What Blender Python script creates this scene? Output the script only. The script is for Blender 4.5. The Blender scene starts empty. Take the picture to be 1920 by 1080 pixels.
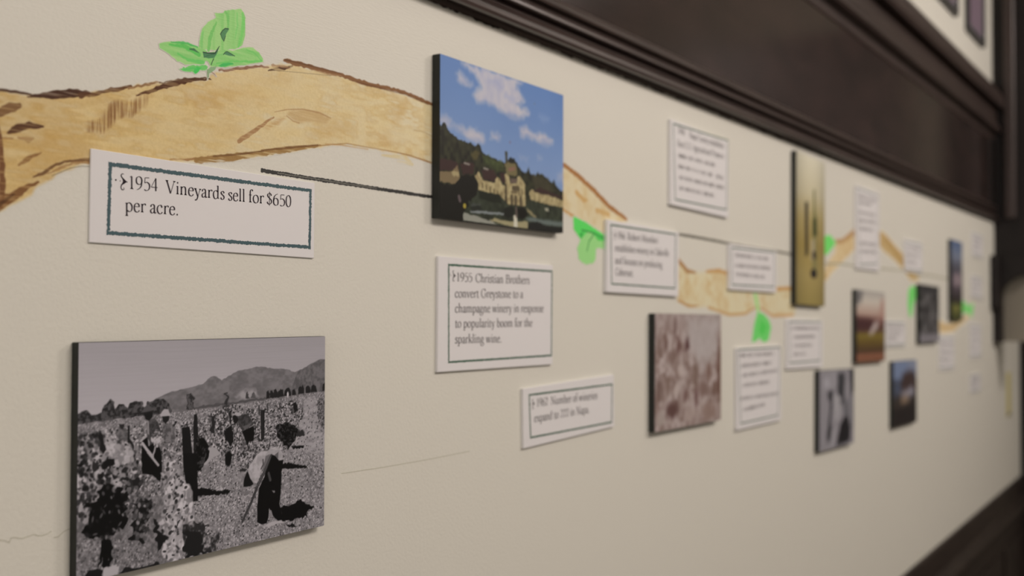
import bpy, bmesh, math, random
import numpy as np
from mathutils import Vector, Matrix

# ------------------------------------------------------------------ camera, world, lights, exposure
# Metric room: the photographed wall is the plane y = 0, x runs along it, z is up.
S = bpy.context.scene
COL = S.collection
cam_d = bpy.data.cameras.new('camera')
cam = bpy.data.objects.new('camera', cam_d)
COL.objects.link(cam)
S.camera = cam
cam_d.sensor_width = 36.0
cam_d.lens = 36.0 * 2020 / 1920
cam_d.clip_start = 0.02
PITCH, HEAD = math.radians(1.13442), math.radians(33.15808)
fwd = Vector((math.cos(HEAD) * math.cos(PITCH), math.sin(HEAD) * math.cos(PITCH), math.sin(PITCH)))
cam.location = (0, -0.8, 1.72)
cam.rotation_euler = fwd.to_track_quat('-Z', 'Y').to_euler()
cam_d.dof.use_dof = True
cam_d.dof.focus_distance = 1.06
cam_d.dof.aperture_fstop = 3.7

LIGHT = (1.0, 0.87, 0.80)                     # warm indoor light
world = bpy.data.worlds.new('room_ambient')
S.world = world
world.use_nodes = True
world.node_tree.nodes['Background'].inputs[0].default_value = (*LIGHT, 1)
world.node_tree.nodes['Background'].inputs[1].default_value = 0.8

def area(name, loc, sx, sy, power, target):
    d = bpy.data.lights.new(name, 'AREA')
    d.shape = 'RECTANGLE'; d.size = sx; d.size_y = sy; d.energy = power; d.color = LIGHT
    o = bpy.data.objects.new(name, d)
    COL.objects.link(o)
    o.location = loc
    o.rotation_euler = (Vector(target) - Vector(loc)).to_track_quat('-Z', 'Y').to_euler()
    return o
area('ceiling_lamp', (1.2, -2.0, 3.2), 1.5, 0.5, 27.3, (1.2, 0, 1.6))
area('ceiling_lamp', (4.0, -2.4, 3.5), 1.5, 0.5, 58, (4.0, 0, 1.0))

vs = S.view_settings
vs.view_transform = 'Standard'
vs.look = 'None'
vs.gamma = 1.0
vs.use_curve_mapping = False
vs.exposure = 0.07

# ------------------------------------------------------------------ helpers
rng = np.random.default_rng(7)
random.seed(7)
GAIN = np.array([1.30, 1.494, 1.625])
WALL_SRGB = (196, 184, 169)

def lin(c):
    c = np.asarray(c, dtype=np.float64) / 255.0
    return np.where(c <= 0.04045, c / 12.92, ((c + 0.055) / 1.055) ** 2.4)

def albedo(c, e=1.0):
    """surface colour that looks like the 8-bit colour c under the room's lamps"""
    return np.clip(lin(c) * GAIN / e, 0.0, 0.93)

def tag(o, label=None, cat=None, group=None, kind=None):
    if label: o['label'] = label
    if cat: o['category'] = cat
    if group: o['group'] = group
    if kind: o['kind'] = kind
    return o

def link(name, me, mat=None, parent=None, loc=None, rot=None):
    o = bpy.data.objects.new(name, me)
    COL.objects.link(o)
    if mat is not None: me.materials.append(mat)
    if parent is not None: o.parent = parent
    if loc is not None: o.location = loc
    if rot is not None: o.rotation_euler = rot
    return o

def empty(name, loc, rot=(0, 0, 0)):
    o = bpy.data.objects.new(name, None)
    COL.objects.link(o)
    o.location = loc; o.rotation_euler = rot
    o.empty_display_size = 0.05
    return o

def mesh(name, verts, faces, smooth=False):
    me = bpy.data.meshes.new(name)
    me.from_pydata([tuple(map(float, v)) for v in verts], [], faces)
    if smooth:
        me.polygons.foreach_set('use_smooth', [True] * len(me.polygons))
    me.update()
    return me

def box_mesh(name, x0, x1, y0, y1, z0, z1, bevel=0.0, seg=2):
    bm = bmesh.new()
    bmesh.ops.create_cube(bm, size=1.0)
    for v in bm.verts:
        v.co = ((x0 + x1) / 2 + v.co.x * (x1 - x0), (y0 + y1) / 2 + v.co.y * (y1 - y0), (z0 + z1) / 2 + v.co.z * (z1 - z0))
    if bevel:
        bmesh.ops.bevel(bm, geom=bm.edges[:], offset=bevel, segments=seg, affect='EDGES', profile=0.5)
    me = bpy.data.meshes.new(name)
    bm.to_mesh(me); bm.free()
    return me

def extrude_profile(name, prof, x0, x1, steps=1, jit=0.0):
    """profile [(protrusion, z)] swept along the wall from x0 to x1"""
    n = len(prof); V = []; Fc = []
    for k in range(steps + 1):
        x = x0 + (x1 - x0) * k / steps
        for i, (p, z) in enumerate(prof):
            V.append((x, -p, z + (random.uniform(-jit, jit) if jit and i < 2 else 0)))
    for k in range(steps):
        for i in range(n):
            j = (i + 1) % n
            Fc.append((k * n + i, k * n + j, (k + 1) * n + j, (k + 1) * n + i))
    Fc.append(tuple(range(n - 1, -1, -1)))
    Fc.append(tuple(steps * n + i for i in range(n)))
    me = mesh(name, V, Fc)
    bm = bmesh.new(); bm.from_mesh(me)
    bmesh.ops.recalc_face_normals(bm, faces=bm.faces)
    bm.to_mesh(me); bm.free()
    return me

# ------------------------------------------------------------------ materials
def new_mat(name):
    m = bpy.data.materials.new(name)
    m.use_nodes = True
    return m, m.node_tree.nodes, m.node_tree.links, m.node_tree.nodes['Principled BSDF']

def wall_bump(N, L, b, strength=0.21):
    geo = N.new('ShaderNodeNewGeometry')
    n1 = N.new('ShaderNodeTexNoise'); n1.inputs['Scale'].default_value = 260; n1.inputs['Detail'].default_value = 3
    mp = N.new('ShaderNodeMapping'); mp.inputs['Rotation'].default_value = (0, math.radians(28), 0); mp.inputs['Scale'].default_value = (70, 70, 620)
    n2 = N.new('ShaderNodeTexNoise'); n2.inputs['Scale'].default_value = 1.0; n2.inputs['Detail'].default_value = 2
    n3 = N.new('ShaderNodeSeparateXYZ')
    ramp = N.new('ShaderNodeMapRange'); ramp.inputs[1].default_value = 1.90; ramp.inputs[2].default_value = 2.02; ramp.inputs[4].default_value = 0.75
    mix = N.new('ShaderNodeMix')
    bp = N.new('ShaderNodeBump'); bp.inputs['Strength'].default_value = strength; bp.inputs['Distance'].default_value = 0.0022
    L.new(geo.outputs['Position'], n1.inputs['Vector'])
    L.new(geo.outputs['Position'], mp.inputs['Vector']); L.new(mp.outputs[0], n2.inputs['Vector'])
    L.new(geo.outputs['Position'], n3.inputs[0]); L.new(n3.outputs[2], ramp.inputs[0])
    L.new(ramp.outputs[0], mix.inputs[0]); L.new(n1.outputs[0], mix.inputs[2]); L.new(n2.outputs[0], mix.inputs[3])
    L.new(mix.outputs[0], bp.inputs['Height']); L.new(bp.outputs[0], b.inputs['Normal'])

def make_wall_mat():
    m, N, L, b = new_mat('cream_wall_paint')
    b.inputs['Base Color'].default_value = (*albedo(WALL_SRGB), 1)
    b.inputs['Roughness'].default_value = 0.62
    b.inputs['Specular IOR Level'].default_value = 0.25
    wall_bump(N, L, b)
    return m

def make_vcol_mat(name, rough, spec, bump=False):
    m, N, L, b = new_mat(name)
    a = N.new('ShaderNodeVertexColor'); a.layer_name = 'Col'
    L.new(a.outputs[0], b.inputs['Base Color'])
    b.inputs['Roughness'].default_value = rough
    b.inputs['Specular IOR Level'].default_value = spec
    if bump: wall_bump(N, L, b)
    return m

def plain(name, c, rough=0.5, spec=0.4, e=1.0, grain=0.0):
    m, N, L, b = new_mat(name)
    b.inputs['Base Color'].default_value = (*albedo(c, e), 1)
    b.inputs['Roughness'].default_value = rough
    b.inputs['Specular IOR Level'].default_value = spec
    if grain:
        geo = N.new('ShaderNodeNewGeometry')
        n = N.new('ShaderNodeTexNoise'); n.inputs['Scale'].default_value = 90
        r = N.new('ShaderNodeMapRange'); r.inputs[3].default_value = 1 - grain; r.inputs[4].default_value = 1 + grain
        mx = N.new('ShaderNodeMix'); mx.data_type = 'RGBA'; mx.blend_type = 'MULTIPLY'; mx.inputs[0].default_value = 1
        mx.inputs[6].default_value = (*albedo(c, e), 1)
        L.new(geo.outputs['Position'], n.inputs['Vector']); L.new(n.outputs[0], r.inputs[0])
        L.new(r.outputs[0], mx.inputs[7]); L.new(mx.outputs[2], b.inputs['Base Color'])
    return m

def wood(name, c1, c2, rough=0.34, scale=(3, 40, 40), spec=0.5):
    m, N, L, b = new_mat(name)
    geo = N.new('ShaderNodeNewGeometry')
    mp = N.new('ShaderNodeMapping'); mp.inputs['Scale'].default_value = scale
    n = N.new('ShaderNodeTexNoise'); n.inputs['Scale'].default_value = 2.0; n.inputs['Detail'].default_value = 5; n.inputs['Distortion'].default_value = 0.6
    rp = N.new('ShaderNodeValToRGB')
    rp.color_ramp.elements[0].position = 0.32; rp.color_ramp.elements[0].color = (*albedo(c1), 1)
    rp.color_ramp.elements[1].position = 0.72; rp.color_ramp.elements[1].color = (*albedo(c2), 1)
    bp = N.new('ShaderNodeBump'); bp.inputs['Strength'].default_value = 0.12; bp.inputs['Distance'].default_value = 0.002
    L.new(geo.outputs['Position'], mp.inputs[0]); L.new(mp.outputs[0], n.inputs['Vector'])
    L.new(n.outputs[0], rp.inputs[0]); L.new(rp.outputs[0], b.inputs['Base Color'])
    L.new(n.outputs[0], bp.inputs['Height']); L.new(bp.outputs[0], b.inputs['Normal'])
    b.inputs['Roughness'].default_value = rough
    b.inputs['Specular IOR Level'].default_value = spec
    return m

M_WALL = make_wall_mat()
M_MURAL = make_vcol_mat('mural_paint', 0.6, 0.25, True)
M_PRINT = make_vcol_mat('photo_print_satin', 0.42, 0.22)
M_CARD = plain('white_card_stock', (201, 189, 183), 0.7, 0.2)
M_CARD_FAR = plain('white_card_stock_far', (201, 189, 183), 0.7, 0.2)  # same colour as the nearer card stock
M_INK = plain('black_ink', (48, 38, 42), 0.6, 0.2)
M_INK_SOFT = plain('grey_ink', (86, 76, 76), 0.6, 0.2)
M_TEAL = plain('dark_teal_border_ink', (66, 82, 84), 0.6, 0.2)
M_GREEN = plain('dark_green_border_ink', (58, 84, 66), 0.6, 0.2)
M_EDGE = plain('black_board_edge', (33, 33, 29), 0.55, 0.3, grain=0.2)
M_WOOD = wood('dark_stained_oak', (44, 33, 29), (60, 46, 41))
M_PANEL = wood('polished_dark_panel', (33, 24, 21), (48, 34, 30), 0.15, (2.2, 6, 6), 0.5)
M_POST = wood('near_black_wood', (17, 12, 10), (26, 19, 17), 0.45, (30, 30, 3), 0.3)
M_CAP = wood('dark_chair_rail_wood', (32, 24, 20), (48, 38, 32), 0.45, (3, 40, 40), 0.35)
M_FLOOR = wood('dark_floor_boards', (52, 40, 33), (78, 60, 48), 0.4, (2, 14, 14))
M_CEIL = plain('ceiling_paint', (205, 198, 185), 0.8, 0.2)
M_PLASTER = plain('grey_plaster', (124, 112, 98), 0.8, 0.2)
M_YELLOW = plain('yellowed_paper', (178, 160, 104), 0.7, 0.2)

# ------------------------------------------------------------------ raster painting into colour attributes
def vnoise(h, w, cy, cx=None, seed=0):
    """smooth value noise, feature size cy by cx samples, range 0..1"""
    cx = cx or cy
    r = np.random.default_rng(seed)
    gh, gw = int(h / cy) + 3, int(w / cx) + 3
    g = r.random((gh, gw))
    yy = np.arange(h) / cy; xx = np.arange(w) / cx
    iy = yy.astype(int); ix = xx.astype(int)
    fy = yy - iy; fx = xx - ix
    fy = (fy * fy * (3 - 2 * fy))[:, None]; fx = (fx * fx * (3 - 2 * fx))[None, :]
    a = g[iy][:, ix]; b = g[iy][:, ix + 1]; c = g[iy + 1][:, ix]; d = g[iy + 1][:, ix + 1]
    return (a * (1 - fx) + b * fx) * (1 - fy) + (c * (1 - fx) + d * fx) * fy

class Canvas:
    """samples of a flat picture; coordinates in metres from the top-left corner (x right, y down)"""
    def __init__(s, wm, hm, res, base):
        s.w = max(2, int(round(wm / res)) + 1); s.h = max(2, int(round(hm / res)) + 1)
        s.wm, s.hm, s.res = wm, hm, res
        s.X, s.Y = np.meshgrid(np.linspace(0, wm, s.w), np.linspace(0, hm, s.h))
        s.C = np.zeros((s.h, s.w, 3)); s.C[:] = base
        s.A = np.zeros((s.h, s.w)); s.seed = 1
    def noise(s, size, size_x=None):
        s.seed += 1
        return vnoise(s.h, s.w, max(1.0, size / s.res), max(1.0, (size_x or size) / s.res), s.seed)
    def put(s, m, color, sl=None):
        sl = sl or (slice(None), slice(None))
        col = np.asarray(color, dtype=float)
        if col.ndim == 3: col = col[sl]
        s.C[sl] = s.C[sl] * (1 - m[..., None]) + col * m[..., None]
        s.A[sl] = np.maximum(s.A[sl], m)
    def win(s, pts, pad):
        x = [p[0] for p in pts]; y = [p[1] for p in pts]
        i0 = max(0, int((min(x) - pad) / s.res)); i1 = min(s.w, int((max(x) + pad) / s.res) + 2)
        j0 = max(0, int((min(y) - pad) / s.res)); j1 = min(s.h, int((max(y) + pad) / s.res) + 2)
        return (slice(j0, max(j0, j1)), slice(i0, max(i0, i1)))
    def warp(s, rough, rs):
        if not rough: return s.X, s.Y
        return s.X + (s.noise(rs) - .5) * 2 * rough, s.Y + (s.noise(rs) - .5) * 2 * rough
    def seg_dist(s, X, Y, pts, closed):
        d = np.full(X.shape, 1e9); t = np.zeros(X.shape); n = len(pts)
        for k in range(n if closed else n - 1):
            ax, ay = pts[k]; bx, by = pts[(k + 1) % n]
            vx, vy = bx - ax, by - ay; q = vx * vx + vy * vy + 1e-18
            u = np.clip(((X - ax) * vx + (Y - ay) * vy) / q, 0, 1)
            dd = np.hypot(X - ax - u * vx, Y - ay - u * vy)
            c = dd < d
            d[c] = dd[c]; t[c] = k + u[c]
        return d, t
    def poly(s, pts, color, rough=0, rs=0.004, soft=None, alpha=1.0, tex=None):
        soft = soft or s.res * 0.7
        sl = s.win(pts, rough * 2 + soft * 2)
        Xw, Yw = s.warp(rough, rs); X, Y = Xw[sl], Yw[sl]
        if X.size == 0: return
        ins = np.zeros(X.shape, bool); n = len(pts)
        for k in range(n):
            x1, y1 = pts[k]; x2, y2 = pts[(k + 1) % n]
            if y1 == y2: continue
            ins ^= ((Y < y1) != (Y < y2)) & (X < (x2 - x1) * (Y - y1) / (y2 - y1) + x1)
        d, _ = s.seg_dist(X, Y, pts, True)
        sd = np.where(ins, d, -d)
        m = np.clip(sd / (2 * soft) + .5, 0, 1) * alpha
        if tex is not None: m = m * tex[sl]
        s.put(m, color, sl)
    def stroke(s, pts, w, color, alpha=1.0, rough=0, rs=0.003, tex=None, soft=None):
        soft = soft or s.res * 0.7
        ws = np.atleast_1d(np.asarray(w, float)) / 2
        sl = s.win(pts, ws.max() + rough * 2 + soft * 2)
        Xw, Yw = s.warp(rough, rs); X, Y = Xw[sl], Yw[sl]
        if X.size == 0: return
        d, t = s.seg_dist(X, Y, pts, False)
        hw = np.interp(t, np.linspace(0, len(pts) - 1, len(ws)), ws)
        m = np.clip((hw - d) / (2 * soft) + .5, 0, 1) * alpha
        if tex is not None: m = m * tex[sl]
        s.put(m, color, sl)
    def blob(s, cx, cy, rx, ry, color, rough=0, rs=0.004, soft=0.3, alpha=1.0):
        Xw, Yw = s.warp(rough, rs)
        r = np.hypot((Xw - cx) / rx, (Yw - cy) / ry)
        s.put(np.clip((1 - r) / soft + .5, 0, 1) * alpha, color)

def splat(cv, pts, n, s0, s1, tone, seed, asp=1.7, col=None, soft=.35, alpha=.92):
    """scatter n small leaf or clod shaped dabs inside the outline pts; tone(x, y, r) gives the grey"""
    r = np.random.default_rng(seed)
    px = np.array([p[0] for p in pts]); py = np.array([p[1] for p in pts])
    x = r.uniform(px.min(), px.max(), n * 2); y = r.uniform(py.min(), py.max(), n * 2)
    ins = np.zeros(len(x), bool)
    for k in range(len(pts)):
        x1, y1 = pts[k]; x2, y2 = pts[(k + 1) % len(pts)]
        if y1 != y2: ins ^= ((y < y1) != (y < y2)) & (x < (x2 - x1) * (y - y1) / (y2 - y1) + x1)
    x, y = x[ins][:n], y[ins][:n]
    for cx, cy in zip(x, y):
        a = r.uniform(s0, s1) * .5; b = a / r.uniform(1, asp); th = r.uniform(0, math.pi)
        i0 = max(0, int((cx - a) / cv.res)); i1 = min(cv.w, int((cx + a) / cv.res) + 2); j0 = max(0, int((cy - a) / cv.res)); j1 = min(cv.h, int((cy + a) / cv.res) + 2)
        if i1 <= i0 or j1 <= j0: continue
        X = cv.X[j0:j1, i0:i1] - cx; Y = cv.Y[j0:j1, i0:i1] - cy
        u = (X * math.cos(th) + Y * math.sin(th)) / a; v = (Y * math.cos(th) - X * math.sin(th)) / b
        m = np.clip((1 - np.hypot(u, v)) / soft + .3, 0, 1) * alpha
        l = tone(cx, cy, r.random())
        c = np.array((l * 1.04, l * .975, l * .98)) if col is None else col(l)
        W = cv.C[j0:j1, i0:i1]
        W += (c - W) * m[..., None]

def grid_object(name, cv, x0, z0, y, mat, parent, e=1.0, keep=None, smooth_edge=False):
    """turn a canvas into a flat mesh sheet, one vertex per sample, colours in the attribute 'Col'"""
    h, w = cv.h, cv.w
    co = np.zeros((h, w, 3)); co[..., 0] = x0 + cv.X; co[..., 1] = y; co[..., 2] = z0 - cv.Y
    rgba = np.ones((h, w, 4)); rgba[..., :3] = albedo(np.clip(cv.C, 0, 255), e)
    idx = np.arange(h * w).reshape(h, w)
    q = np.stack([idx[1:, :-1], idx[1:, 1:], idx[:-1, 1:], idx[:-1, :-1]], -1)
    if keep is not None:
        k = keep[1:, :-1] | keep[1:, 1:] | keep[:-1, 1:] | keep[:-1, :-1]
        q = q[k]
    q = q.reshape(-1, 4)
    used, inv = np.unique(q, return_inverse=True)
    q = inv.reshape(-1, 4)
    co = co.reshape(-1, 3)[used]; rgba = rgba.reshape(-1, 4)[used]
    me = bpy.data.meshes.new(name)
    me.vertices.add(len(co)); me.vertices.foreach_set('co', co.astype(np.float32).ravel())
    me.loops.add(q.size); me.loops.foreach_set('vertex_index', q.astype(np.int32).ravel())
    me.polygons.add(len(q)); me.polygons.foreach_set('loop_start', np.arange(0, q.size, 4, dtype=np.int32))
    me.update(calc_edges=True)
    a = me.color_attributes.new('Col', 'FLOAT_COLOR', 'POINT')
    a.data.foreach_set('color', rgba.astype(np.float32).ravel())
    return link(name, me, mat, parent)

# ------------------------------------------------------------------ lettering: a serif face drawn with a broad nib
# each glyph: advance, then strokes. c = smooth curve, l = straight, t = thin straight, s = serif bar (x y halfwidth), d = dot (x y r)
GL = {
 'a': (42, 'c 8 33 13 41 22 43 29 38 30 30|l 30 31 30 8|c 30 8 32 1 36 0 41 4|c 30 26 15 20 7 11 11 1 19 0 30 8|d 9 33 4'),
 'b': (50, 'l 12 3 12 70|t 4 67 12 70|c 12 33 24 43 38 37 44 22 39 5 27 -1 12 5'),
 'c': (42, 'c 35 33 30 41 23 43 11 37 6 21 11 5 23 -1 31 2 37 9|d 34 34 4'),
 'd': (51, 'c 37 36 25 43 11 37 6 21 11 4 22 -1 37 7|l 37 2 37 70|t 29 67 37 70|t 37 2 46 3'),
 'e': (42, 't 8 26 36 26|c 36 26 33 38 22 43 11 37 6 21 11 4 24 -1 32 3 37 9'),
 'f': (29, 'l 13 0 13 54|c 13 54 15 66 23 71 31 67|t 4 41 25 41|s 14 0 9|d 30 66 4'),
 'g': (46, 'c 22 43 11 39 8 29 12 18 22 15 33 19 36 29 32 39 22 43|c 13 18 7 11 14 5 30 3 40 -3 40 -14 30 -22 16 -22 6 -15 8 -6 16 2|t 33 38 43 41'),
 'h': (52, 'l 12 0 12 70|t 4 67 12 70|c 12 32 20 40 28 43 36 39 39 30|l 39 31 39 0|s 12 0 8|s 39 0 8'),
 'i': (26, 'l 13 0 13 42|t 5 39 13 42|s 13 0 8|d 13 59 5'),
 'k': (50, 'l 12 0 12 70|t 4 67 12 70|t 40 42 14 19|l 21 26 44 0|s 12 0 8|s 38 42 8|s 43 0 7'),
 'l': (25, 'l 13 0 13 70|t 5 67 13 70|s 13 0 8'),
 'm': (80, 'l 12 0 12 42|t 4 39 12 42|c 12 32 20 40 28 43 36 39 39 30|l 39 31 39 0|c 39 32 47 40 55 43 63 39 66 30|l 66 31 66 0|s 12 0 8|s 39 0 8|s 66 0 8'),
 'n': (53, 'l 12 0 12 42|t 4 39 12 42|c 12 32 20 40 28 43 36 39 39 30|l 39 31 39 0|s 12 0 8|s 39 0 8'),
 'o': (48, 'c 24 43 11 37 6 21 11 5 24 -1 37 5 42 21 37 37 24 43'),
 'p': (51, 'l 12 -23 12 42|t 4 39 12 42|s 12 -23 9|c 12 34 24 43 38 37 44 21 39 5 27 -1 12 6'),
 'r': (36, 'l 12 0 12 42|t 4 39 12 42|s 12 0 8|c 12 31 19 40 27 43 33 40|d 32 39 4'),
 's': (35, 'c 29 34 25 41 18 43 10 39 9 32 16 25 25 19 29 11 25 2 17 -1 10 2 6 9'),
 't': (31, 'l 13 52 13 9|c 13 10 15 1 21 -1 29 4|t 4 41 28 41'),
 'u': (53, 'l 12 42 12 12|c 12 13 16 2 23 -1 32 3 39 10|l 39 42 39 0|t 4 40 12 42|t 31 40 39 42|t 39 1 47 2'),
 'v': (46, 'l 7 42 23 0|t 39 42 23 0|s 8 42 8|s 39 42 7'),
 'w': (68, 'l 7 42 21 0|t 34 42 21 0|l 34 42 49 0|t 62 42 49 0|s 8 42 8|s 34 42 8|s 62 42 7'),
 'x': (46, 'l 8 42 38 0|t 38 42 8 0|s 9 42 7|s 37 42 7|s 9 0 7|s 37 0 7'),
 'y': (46, 'l 7 42 25 0|t 40 42 25 0|c 26 3 21 -10 15 -19 8 -20|s 8 42 8|s 40 42 7|d 9 -19 4'),
 'A': (66, 'l 33 66 58 0|t 33 66 9 0|t 19 24 46 24|s 10 0 9|s 57 0 10'),
 'B': (60, 'l 15 0 15 66|c 15 66 36 66 46 58 45 42 34 36 15 35|c 15 35 40 36 52 27 51 9 38 0 15 0|s 12 66 8|s 12 0 8'),
 'C': (66, 'c 58 52 49 64 37 67 17 58 8 33 17 9 37 -1 51 4 60 16|t 59 48 59 66'),
 'G': (72, 'c 58 52 49 64 37 67 17 58 8 33 17 9 37 -1 50 2 59 8|l 59 6 59 28|s 58 28 9|t 59 48 59 66'),
 'M': (84, 't 15 0 15 66|l 15 66 42 4|t 70 66 42 4|l 70 66 70 0|s 14 0 9|s 70 0 10|s 12 66 7|s 73 66 7'),
 'N': (74, 't 14 0 14 66|l 12 66 60 0|t 60 0 60 66|s 14 0 9|s 10 66 7|s 60 66 9'),
 'O': (72, 'c 36 67 16 58 8 33 16 8 36 -1 56 8 64 33 56 58 36 67'),
 'P': (56, 'l 15 0 15 66|c 15 66 36 67 48 59 48 42 36 33 15 32|s 15 0 10|s 12 66 8'),
 'R': (62, 'l 15 0 15 66|c 15 66 36 67 47 59 46 42 35 35 15 34|l 31 35 54 1|s 15 0 10|s 12 66 8|s 56 0 7'),
 'S': (48, 'c 40 53 34 64 23 67 12 60 12 48 23 38 35 29 40 17 33 4 22 -1 12 3 7 13'),
 'U': (72, 'l 14 66 14 20|c 14 22 18 4 34 -1 50 3 57 20|t 57 20 57 66|s 14 66 10|s 57 66 9'),
 'V': (64, 'l 8 66 33 0|t 56 66 33 0|s 9 66 9|s 56 66 8'),
 '0': (48, 'c 24 65 11 55 7 32 11 9 24 -1 37 9 41 32 37 55 24 65'),
 '1': (44, 'l 23 0 23 63|t 12 58 23 65|s 23 0 10'),
 '2': (47, 'c 9 50 14 62 24 65 36 58 37 44 26 24 8 3|l 8 3 40 3|t 40 3 42 12'),
 '3': (47, 'c 9 55 22 65 36 57 33 42 20 36|c 20 36 38 32 40 14 28 -1 8 3'),
 '4': (48, 'l 34 0 34 65|t 34 65 5 19|l 5 19 45 19'),
 '5': (46, 'l 14 63 39 64|t 13 63 11 36|c 11 36 24 41 38 33 41 18 34 4 20 -1 8 3'),
 '6': (48, 'c 24 39 11 33 7 18 12 4 24 -1 37 4 41 18 37 33 24 39|c 7 18 11 44 24 59 38 65'),
 '8': (48, 'c 24 65 11 58 12 45 24 36 37 22 36 5 24 -1 11 5 10 20 24 36 36 46 36 58 24 65'),
 '9': (48, 'c 24 65 11 59 7 45 11 31 24 26 37 32 41 46 36 60 24 65|c 41 46 37 20 24 5 10 -1'),
 '$': (47, 'c 38 50 33 59 24 62 12 56 12 45 24 35 36 26 39 15 33 5 23 1 13 4 8 13|t 24 -8 24 72'),
 '.': (24, 'd 11 3 5'), ',': (24, 'd 11 3 5|t 12 2 8 -9'), "'": (20, 't 10 66 9 50'),
 ' ': (25, ''), '\u2223': (19, 't 9 0 9 40'), '\u25e6': (34, 'c 16 40 6 32 5 20 9 6 18 0 28 8 29 22 26 34 16 40'),
}
NA, NB, NT = 4.5, 1.6, math.radians(14)      # half-axes and tilt of the nib

def smooth_pts(p, n=7):
    p = [np.array(q, float) for q in p]
    closed = np.allclose(p[0], p[-1])
    ext = [p[-2] if closed else 2 * p[0] - p[1]] + p + [p[1] if closed else 2 * p[-1] - p[-2]]
    out = []
    for i in range(1, len(ext) - 2):
        a, b, c, d = ext[i - 1:i + 3]
        for k in range(n):
            t = k / n
            out.append(.5 * (2 * b + (c - a) * t + (2 * a - 5 * b + 4 * c - d) * t * t + (3 * b - a - 3 * c + d) * t ** 3))
    out.append(p[-1])
    return out

def glyph_geometry(ch):
    V, Fc = [], []
    adv, body = GL[ch]
    for st in filter(None, body.split('|')):
        k, *nums = st.split(); nums = [float(q) for q in nums]
        if k == 'd':
            x, y, r = nums; b0 = len(V)
            V += [(x + r * math.cos(a * math.pi / 5), y + r * math.sin(a * math.pi / 5)) for a in range(10)]
            Fc.append(tuple(range(b0, b0 + 10))); continue
        if k == 's':
            x, y, hw = nums; b0 = len(V); u = 1 if y < 30 else -1
            V += [(x - hw, y), (x + hw, y), (x + hw, y + 2.2 * u), (x + 4.6, y + 6 * u), (x - 4.6, y + 6 * u), (x - hw, y + 2.2 * u)]
            Fc.append(tuple(range(b0, b0 + 6)) if u > 0 else tuple(range(b0 + 5, b0 - 1, -1))); continue
        pts = list(zip(nums[::2], nums[1::2]))
        pts = smooth_pts(pts) if k == 'c' else [np.array(q) for q in pts]
        mul = 0.5 if k == 't' else 1.0
        for i, p in enumerate(pts):
            d = pts[min(i + 1, len(pts) - 1)] - pts[max(i - 1, 0)]
            d = d / (np.hypot(*d) + 1e-9); nrm = np.array([-d[1], d[0]])
            c = nrm[0] * math.cos(NT) + nrm[1] * math.sin(NT); s_ = -nrm[0] * math.sin(NT) + nrm[1] * math.cos(NT)
            hw = max(NB * .9, math.hypot(NA * c, NB * s_) * mul)
            V.append(tuple(p + nrm * hw)); V.append(tuple(p - nrm * hw))
            if i:
                b0 = len(V) - 4
                Fc.append((b0, b0 + 1, b0 + 3, b0 + 2))
    return adv, V, Fc
GLYPH = {c: glyph_geometry(c) for c in GL}

def set_line(V, Fc, s, p0, p1, em):
    """lay the string s from point p0 to p1 (card coordinates, metres); em = type size"""
    total = sum(GLYPH[c][0] for c in s) / 100.0
    d = np.array(p1, float) - np.array(p0, float); ln = np.hypot(*d); ex = d / ln; ez = np.array([-ex[1], ex[0]])
    sx = ln / total
    pen = 0.0
    for c in s:
        adv, gv, gf = GLYPH[c]; b0 = len(V)
        for x, y in gv:
            q = np.array(p0) + ex * ((pen + x / 100) * sx) + ez * (y / 100 * em)
            V.append((q[0], q[1]))
        Fc += [tuple(b0 + i for i in f) for f in gf]
        pen += adv / 100

def flat(name, V, Fc, y, mat, parent):
    """flat print facing the room (-y); all faces turned the same way"""
    out = []
    for f in Fc:
        a = sum(V[f[i]][0] * V[f[(i + 1) % len(f)]][1] - V[f[(i + 1) % len(f)]][0] * V[f[i]][1] for i in range(len(f)))
        out.append(f if a > 0 else tuple(reversed(f)))
    return link(name, mesh(name, [(x, y, z) for x, z in V], out), mat, parent)

def scribble_words(length_em):
    s, n = '', 0
    while n < length_em:
        k = random.randint(3, 9)
        for _ in range(k):
            c = random.choice('\u2223\u2223\u25e6'); s += c; n += GLYPH[c][0] / 100
        s += ' '; n += .25
    return s.rstrip()

# ------------------------------------------------------------------ the setting
XE = 5.75                                      # far end of the wall
def structure(o, label, cat):
    return tag(o, label, cat, kind='structure')
wall = structure(link('wall_left', box_mesh('wall_left', -1.6, 5.9, 0, 0.12, 0, 3.6), M_WALL), 'cream painted wall with fine roller texture carrying the timeline', 'wall')
structure(link('floor', box_mesh('floor', -1.6, 5.9, -4.6, 0, -0.1, 0), M_FLOOR), 'dark wooden floor below the wall', 'floor')
structure(link('ceiling', box_mesh('ceiling', -1.6, 5.9, -4.6, 0.12, 3.6, 3.7), M_CEIL), 'pale ceiling over the room', 'ceiling')
structure(link('wall_right', box_mesh('wall_right', -1.6, 5.9, -4.7, -4.6, 0, 3.6), M_WALL), 'cream wall on the opposite side of the room', 'wall')

def rel(prof, f=1.0):
    """profile given as (protrusion, height above the eye line as seen on the wall plane)"""
    return [(p * f, 1.72 + z * (0.8 - p * f) / 0.8) for p, z in prof]

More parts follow.
